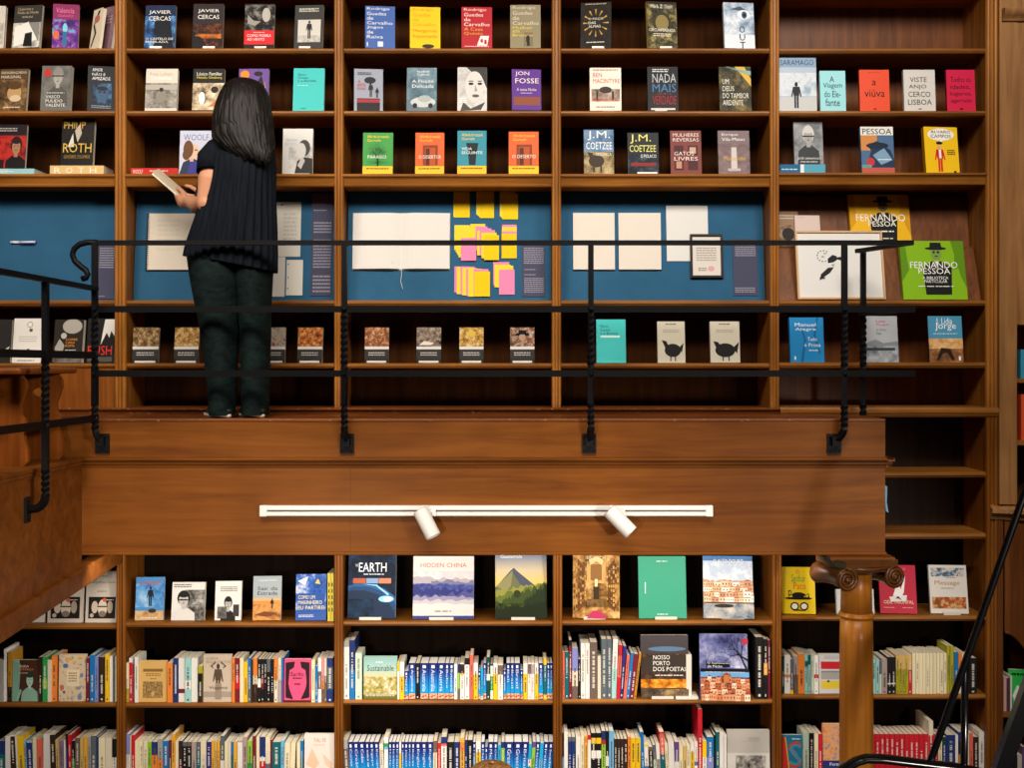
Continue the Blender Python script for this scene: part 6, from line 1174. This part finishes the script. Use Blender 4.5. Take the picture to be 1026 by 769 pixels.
for x, dy in ((222, -.01), (255, .01)):
    B_.append(lp((x, 408, dy, .038), (x-1, 414, dy+.03, .036), (x-8, 415.5, dy+.14, .028)))
capsule_union(B_, 'body', wom, SKIN, .0055)
eyes(hat, wom)
BL = fabric('blouse', '0c0f15', '151a22', 60, (1, 1, .05), .25)
def pleat(t, a): return (.012+.028*t)*math.sin(a*30)*(.25+.75*min(1, t*2))+.02*math.sin(a*3+t*4)*t
secs = []
for y, xa, xb, ry, cy, sl in ((143, 231, 255, .075, .03, 0), (146, 222, 263, .085, .03, 0), (150, 214, 270, .105, .02, 0), (158, 209.5, 274, .13, .015, 0), (170, 209, 275, .14, .01, 0), (185, 206.5, 275, .14, .005, 0), (200, 203, 275, .14, .0, -.004), (218, 198.5, 276, .15, 0, -.012), (236, 193.5, 276.5, .155, 0, -.022), (252, 189, 277, .156, 0, -.032), (266, 186.5, 277, .158, 0, -.04)):
    a, b = wp(xa, y), wp(xb, y); secs.append(((a.x+b.x)/2, cy, a.z, (b.x-a.x)/2, ry, sl))
bl = loft(interp(secs, 30), BL, 240, pleat, 'blouse', wom)
# sleeves
for pts in (((226, 149, .0), (217, 152, -.015), (211, 159, -.035), (210, 173, -.06)), ((250, 149, .03), (256, 151, .04), (263, 158, .075), (261, 175, .125))):
    m = MB(); P3 = [wp(*p) for p in pts]; m.tube(P3, 0, BL, 24, rad=[.055, .062, .064, .062], cap=False); o = m.build('sleeve', wom)
    so = o.modifiers.new('thickness', 'SOLIDIFY'); so.thickness = .004
# trousers: each leg flows out of the hip
TRO = fabric('trousers', '0c1516', '172624', 14, (1.2, 1.2, 2.2), .35, .75)
def crease(t, a): return .008*math.sin(a*2+t*14)+.010*math.sin(a*3-t*23)+.006*math.sin(a*5+t*37)
for (rows_) in ([(246, 190, 252, .13, 0), (258, 189, 250, .14, 0), (272, 190, 246, .14, -.005), (292, 194, 241, .13, -.01), (315, 199, 239.5, .118, -.01), (340, 203, 238.5, .11, -.005), (365, 206.5, 238, .105, -.01), (390, 209, 237, .10, -.01), (408, 210.5, 236, .095, -.01), (417, 211, 235, .092, -.01)],
                [(246, 226, 274, .13, .02), (258, 227, 273.5, .14, .02), (272, 231, 272, .14, .02), (292, 237, 271, .13, .02), (315, 239, 270, .118, .02), (340, 240.5, 269.5, .11, .02), (365, 241, 269.5, .105, .015), (390, 241.5, 269, .10, .01), (408, 242, 268.5, .095, .01), (417, 242.5, 268, .092, .01)]):
    secs = []
    for y, xa, xb, ry, cy in rows_:
        a, b = wp(xa, y), wp(xb, y); secs.append(((a.x+b.x)/2, cy, a.z, (b.x-a.x)/2, ry, 0))
    loft(interp(secs, 30), TRO, 48, crease, 'trouser_leg', wom)
# shoes
for x, dy in ((221, -.01), (254.5, .01)):
    f = Vector((-.55, .75, 0)).normalized(); s = Vector((f.y, -f.x, 0)); c = wp(x+2, 419.5, dy)
    for z0, z1, mm, nm, k in ((0, .018, mat('c8b8a0', .6), 'shoe_sole', 1.0), (.016, .06, mat('2a2a2c', .5), 'shoe_upper', .92)):
        rs = []
        for zz, kk in ((z0, .94), ((z0+z1)/2, 1), (z1, .98 if nm == 'shoe_sole' else .62)):
            rs.append([c+f*(.135*kk*k*math.cos(2*math.pi*j/28)+.055-(0 if nm == 'shoe_sole' else .02*(zz > .03)))+s*(.046*kk*k*math.sin(2*math.pi*j/28)*(1+.12*math.cos(2*math.pi*j/28)))+Vector((0, 0, zz)) for j in range(28)])
        m = MB(); m.rings(rs, mm); m.build(nm, wom)
# hair
HAIR = bpy.data.materials.new('hair_dark_brown'); HAIR.use_nodes = True
nt = HAIR.node_tree; b = nt.nodes['Principled BSDF']; tc = nd(nt, 'ShaderNodeTexCoord'); mp = nd(nt, 'ShaderNodeMapping'); mp.inputs['Scale'].default_value = (150, 150, 9)
nt.links.new(tc.outputs['Object'], mp.inputs[0]); n1 = nd(nt, 'ShaderNodeTexNoise'); n1.inputs['Scale'].default_value = 1; n1.inputs['Detail'].default_value = 4; n1.inputs['Distortion'].default_value = 1.2
nt.links.new(mp.outputs[0], n1.inputs['Vector']); rp_ = ramp(nt, ['080605', '120d0b', '2a1f1a'], [.3, .55, .78]); nt.links.new(n1.outputs['Fac'], rp_.inputs[0]); nt.links.new(rp_.outputs[0], b.inputs['Base Color'])
b.inputs['Roughness'].default_value = .48; b.inputs['Specular IOR Level'].default_value = .25
bp = nd(nt, 'ShaderNodeBump'); bp.inputs['Strength'].default_value = .35; bp.inputs['Distance'].default_value = .01; nt.links.new(n1.outputs['Fac'], bp.inputs['Height']); nt.links.new(bp.outputs[0], b.inputs['Normal'])
hs = []
for y, xa, xb, ry, cy in ((77.6, 239, 245, .012, .015), (78.4, 233, 251, .04, .015), (81, 227, 257.5, .068, .012), (86, 222, 263, .088, .008), (94, 218.5, 267, .102, .0), (104, 215.5, 269.5, .108, -.008), (116, 213, 271.5, .105, -.018), (128, 212.5, 273, .10, -.03), (138, 213.5, 274.5, .088, -.045), (147, 217, 275, .07, -.062), (154, 223, 275, .055, -.078), (160, 232, 274, .04, -.09), (164, 241, 272, .022, -.1)):
    q_y = y+3*(1-min(1, max(0, (y-78)/70)))-(2 if y > 140 else 0); a, b_ = wp(xa+3.5, q_y), wp(xb, q_y); hs.append(((a.x+b_.x)/2, cy, a.z, (b_.x-a.x)/2*.96, ry*.95, -.012 if y > 140 else 0))
# the shell stops at the face side so that the face stays open
def strand(t, a): return .010*math.sin(a*17+9*t+1.5*math.sin(t*14))+.012*math.sin(a*37-13*t)*min(1, t*2)+.035*math.sin(a*5+t*11)*t
rs = []
IS = interp(hs, 44)
fa = math.atan2(hd.y, hd.x)
for k, s in enumerate(IS):
    t = k/44; ring = []
    half = math.pi if s[2] > wp(0, 92).z else (math.pi-.62 if s[2] > wp(0, 128).z else math.pi-.9)
    n = 150
    for j in range(n+1):
        a = fa+math.pi-half+2*half*j/n; q = 1+strand(t, a)*.7+.06*t*mnoise.noise((math.cos(a)*5, math.sin(a)*5, s[2]*11))+.03*mnoise.noise((math.cos(a)*14, math.sin(a)*14, s[2]*8))
        ring.append(Vector((s[0]+s[3]*q*math.cos(a), s[1]+s[4]*q*math.sin(a), s[2]+s[5]*math.cos(a)+((t-.8)*.09*mnoise.noise((a*9, 2.1, .3))+(t-.8)*.06*math.sin(a*31+2*math.sin(a*7)) if t > .8 else 0))))
    rs.append(ring)
m = MB(); m.rings(rs, HAIR, False, True, False)
rl = random.Random(11)
for q in range(150):
    j0 = rl.uniform(4, 146); k0 = rl.randint(2, 16); wv = rl.uniform(0, 6); dr = rl.uniform(-5, 5); pts = []; kend = min(44, rl.randint(36, 52)); off = rl.uniform(1.0, 1.05)
    for k in range(k0, kend+1, 2):
        t = (k-k0)/40; j = min(149, max(0, j0+dr*t+2.2*math.sin(wv+t*9))); ja = int(j); p = rs[k][ja].lerp(rs[k][min(150, ja+1)], j-ja)
        c_ = Vector((IS[k][0], IS[k][1], p.z)); pts.append(c_+(p-c_)*(1.0+(off-1.0)*min(1, t*3)))
    if kend == 44: pts.append(pts[-1]+Vector((rl.uniform(-.01, .01), rl.uniform(-.01, .01), -rl.uniform(.005, .035))))
    n_ = len(pts); m.tube(pts, 0, HAIR, 6, rad=[.0055*(.35+.65*math.sin(math.pi*min(1, .12+.76*i/n_)))*(1 if i < n_-2 else .6) for i in range(n_)])
o = m.build('hair', wom); so = o.modifiers.new('thickness', 'SOLIDIFY'); so.thickness = .014; so.offset = -1
# the book in the reader's hands
bk = thing('open_book', 'open book held in both hands by the reader on the gallery', 'book', wom.location)
S0 = wp(193, 207, .16); lv = wp(152.5, 172, .2)-S0; rv = wp(199, 181, .27)-wp(193, 207, .16); dv = Vector((-.012, .15, .035))
def slab(o, a, b_, th, mm, mb):
    nrm = a.cross(b_).normalized()*th; o = Vector(o)
    v = [o, o+a, o+a+b_, o+b_]; v += [p+nrm for p in v]
    mb.add(v, [(0, 1, 2, 3), (7, 6, 5, 4), (0, 4, 5, 1), (1, 5, 6, 2), (2, 6, 7, 3), (3, 7, 4, 0)], mm)
m = MB(); slab(S0, lv, dv, -.003, mat('d8c8ac', .6), m); slab(S0, rv+dv*.0, dv, .003, mat('2a2826', .5), m); m.build('cover', bk)
nl = lv.cross(dv).normalized(); nr = rv.cross(dv).normalized()
m = MB(); slab(S0+nl*.0035+lv*.02+dv*.02, lv*.96, dv*.96, .010, PAGE, m); m.build('pages', bk)
m = MB(); slab(S0-nr*.0035+rv*.03+dv*.02, rv*.94, dv*.96, -.008, mat('3a3836', .6), m); m.build('photo_page', bk)

# ---- visitor below, only the crown of the head reaches the picture
DV = 3.85; YV = DV-D
vis = thing('person', 'person with short sandy hair, crown just showing beneath the travel guidebooks', 'person', (wx(492.5, YV), YV, 0))
H_ = wz(768, YV)
k = H_/1.72
def vp(x, y, z): return (x*k, y*k, z*k)
V_ = []
def vl(*pts): return ('l', [(*vp(a, b_, c), r*k) for a, b_, c, r in pts])
V_.append(vl((0, 0, .92, .13), (0, 0, 1.05, .12), (0, 0, 1.22, .135), (0, -.01, 1.36, .12), (0, 0, 1.44, .07)))
V_.append(vl((0, 0, 1.42, .055), (0, .01, 1.52, .055)))
for sg in (-1, 1):
    V_.append(vl((.09*sg, 0, .92, .10), (.10*sg, 0, .7, .08), (.10*sg, .005, .48, .058), (.10*sg, -.01, .28, .052), (.10*sg, -.01, .09, .036)))
    V_.append(vl((.12*sg, 0, 1.38, .065), (.19*sg, -.0, 1.37, .058), (.235*sg, -.01, 1.1, .042), (.25*sg, .04, .86, .028)))
    V_.append(vl((.10*sg, -.02, .06, .036), (.105*sg, .05, .045, .034), (.11*sg, .15, .03, .026)))
    V_ += hand(vp(.25*sg, .04, .86), (.0, .25, -1), (sg, 0, 0), (0, 1, .2), .3)
hp2, hat2 = head_parts(Vector(vp(0, .02, 1.605)), (0, 1, -.1), k)
V_ += hp2
capsule_union(V_, 'body', vis, SKIN, .0065)
eyes(hat2, vis, k)
HB = noisy(['8a5a30', 'c08a50', 'dcae76'], 90, (1, 1, .25), .5, 4, key='sandy_hair')
hs = [(0, 0, 1.722, .010, .012), (0, 0, 1.716, .042, .05), (0, -.002, 1.700, .066, .080), (0, -.004, 1.675, .080, .098), (0, -.006, 1.64, .086, .106), (0, -.012, 1.60, .086, .10), (0, -.022, 1.56, .080, .088), (0, -.03, 1.53, .068, .07)]
rs = []
for kk, s in enumerate(interp(hs, 26)):
    half = math.pi if s[2] > 1.66 else math.pi-.95
    rs.append([Vector(vp(s[0]+s[3]*(1+.012*math.sin(a*31+kk))*math.cos(a), s[1]+s[4]*(1+.012*math.sin(a*31+kk))*math.sin(a), s[2])) for a in [-math.pi/2-half+2*half*j/90 for j in range(91)]])
m = MB(); m.rings(rs, HB, False, True, False); o = m.build('hair', vis); so = o.modifiers.new('thickness', 'SOLIDIFY'); so.thickness = .012; so.offset = -1
SH = fabric('jacket', '2a3038', '3a424c', 50, (1, 1, .3), .2)
loft(interp([(0, 0, 1.47*k, .07*k, .07*k), (0, 0, 1.44*k, .15*k, .09*k), (0, 0, 1.39*k, .22*k, .12*k), (0, 0, 1.2*k, .20*k, .15*k), (0, 0, 1.0*k, .19*k, .15*k), (0, 0, .86*k, .20*k, .15*k)], 20), SH, 64, lambda t, a: .015*math.sin(a*6+t*9)*t, 'jacket', vis)
for sg in (-1, 1):
    m = MB(); m.tube([vp(.17*sg, 0, 1.41), vp(.21*sg, 0, 1.33), vp(.238*sg, -.01, 1.1), vp(.25*sg, .03, .90)], 0, SH, 20, rad=[.07*k, .072*k, .058*k, .046*k], cap=False); o = m.build('sleeve', vis); so = o.modifiers.new('thickness', 'SOLIDIFY'); so.thickness = .004
    loft(interp([(.085*sg*k, 0, .98*k, .115*k, .135*k), (.095*sg*k, 0, .85*k, .11*k, .13*k), (.10*sg*k, 0, .5*k, .085*k, .095*k), (.10*sg*k, -.005, .1*k, .075*k, .085*k), (.10*sg*k, -.005, .03*k, .075*k, .085*k)], 20), fabric('jeans', '1c2230', '2a3346', 40, (1, 1, 1), .2), 40, lambda t, a: .01*math.sin(a*3+t*20), 'trouser_leg', vis)
    m = MB(); c = Vector(vp(.107*sg, .05, 0)); m.rings([[c+Vector((.048*q*math.cos(2*math.pi*j/24), .14*q*math.sin(2*math.pi*j/24), z)) for j in range(24)] for z, q in ((0, .95), (.02, 1), (.055, .85), (.075, .6))], mat('2a2420', .5)); m.build('shoe', vis)
# ------------------------------------------------------------- light, camera
def area(name, loc, target, size, power, col, sy=None):
    l = bpy.data.lights.new(name, 'AREA'); l.energy = power; l.color = col; l.size = size
    if sy: l.shape = 'RECTANGLE'; l.size_y = sy
    o = bpy.data.objects.new(name, l); C.objects.link(o); o.location = loc
    o.rotation_euler = (Vector(target)-Vector(loc)).to_track_quat('-Z', 'Y').to_euler(); o['kind'] = 'helper'
    return o
WARM = (1.0, .90, .79); NEUT = (1.0, .94, .87)
def spot(name, loc, target, power, col, ang, blend=.5, rad=.12):
    l = bpy.data.lights.new(name, 'SPOT'); l.energy = power; l.color = col; l.spot_size = R_(ang); l.spot_blend = blend; l.shadow_soft_size = rad
    o = bpy.data.objects.new(name, l); C.objects.link(o); o.location = loc
    o.rotation_euler = (Vector(target)-Vector(loc)).to_track_quat('-Z', 'Y').to_euler(); o['kind'] = 'helper'
    return o
for i, x in enumerate((-2.7, -1.1, .5, 2.1)):
    spot('ceiling_and_fill_lamp', (x, -3.7, 6.0), (x*.95, 0, 3.7), 425, WARM if i < 3 else NEUT, 68, .7, .6)
# lamps fixed under the gallery edge light the shelves below
for x in (-1.6, -.65, .3, 1.05):
    area('shelf_lamp', (x, -.47, ZBOT-.02), (x, .1, 1.2), .7, 4, WARM, .04)
spot('ceiling_and_fill_lamp', (1.6, -4.0, 3.6), (-2.1, -1.1, 2.4), 420, WARM, 26, .6, .2)
spot('ceiling_and_fill_lamp', (.4, -3.0, 6.4), (.0, -2.2, 1.7), 260, WARM, 34, .8, .4)
spot('ceiling_and_fill_lamp', (1.2, -3.4, 5.2), (-2.5, 0, 3.9), 230, WARM, 30, .8, .4)
# low lamps opposite the lower shelves
for x, tx_, p in ((-1.5, -1.6, 340), (-1.1, .2, 310), (3.0, .9, 390), (3.0, -.6, 280)):
    spot('wall_lamp', (x, -5.0, 2.3), (tx_, 0, 1.35), p, WARM, 40, .7, .15)
w = bpy.data.worlds.new('World'); bpy.context.scene.world = w; w.use_nodes = True
bg = w.node_tree.nodes['Background']; bg.inputs[0].default_value = (.95, .9, .85, 1); bg.inputs[1].default_value = .05
cam = bpy.data.cameras.new('Camera'); co = bpy.data.objects.new('Camera', cam); C.objects.link(co)
co.location = (0, -D, EYE); co.rotation_euler = (math.pi/2, 0, 0)
cam.sensor_width = 36; cam.sensor_fit = 'HORIZONTAL'; cam.lens = F/1026*36
cam.shift_y = (CY-384.5)/1026; cam.clip_start = .05; cam.clip_end = 60
sc_ = bpy.context.scene; sc_.camera = co
vs_ = sc_.view_settings; vs_.view_transform = 'Standard'; vs_.look = 'None'; vs_.exposure = 0; vs_.gamma = 1; vs_.use_curve_mapping = False
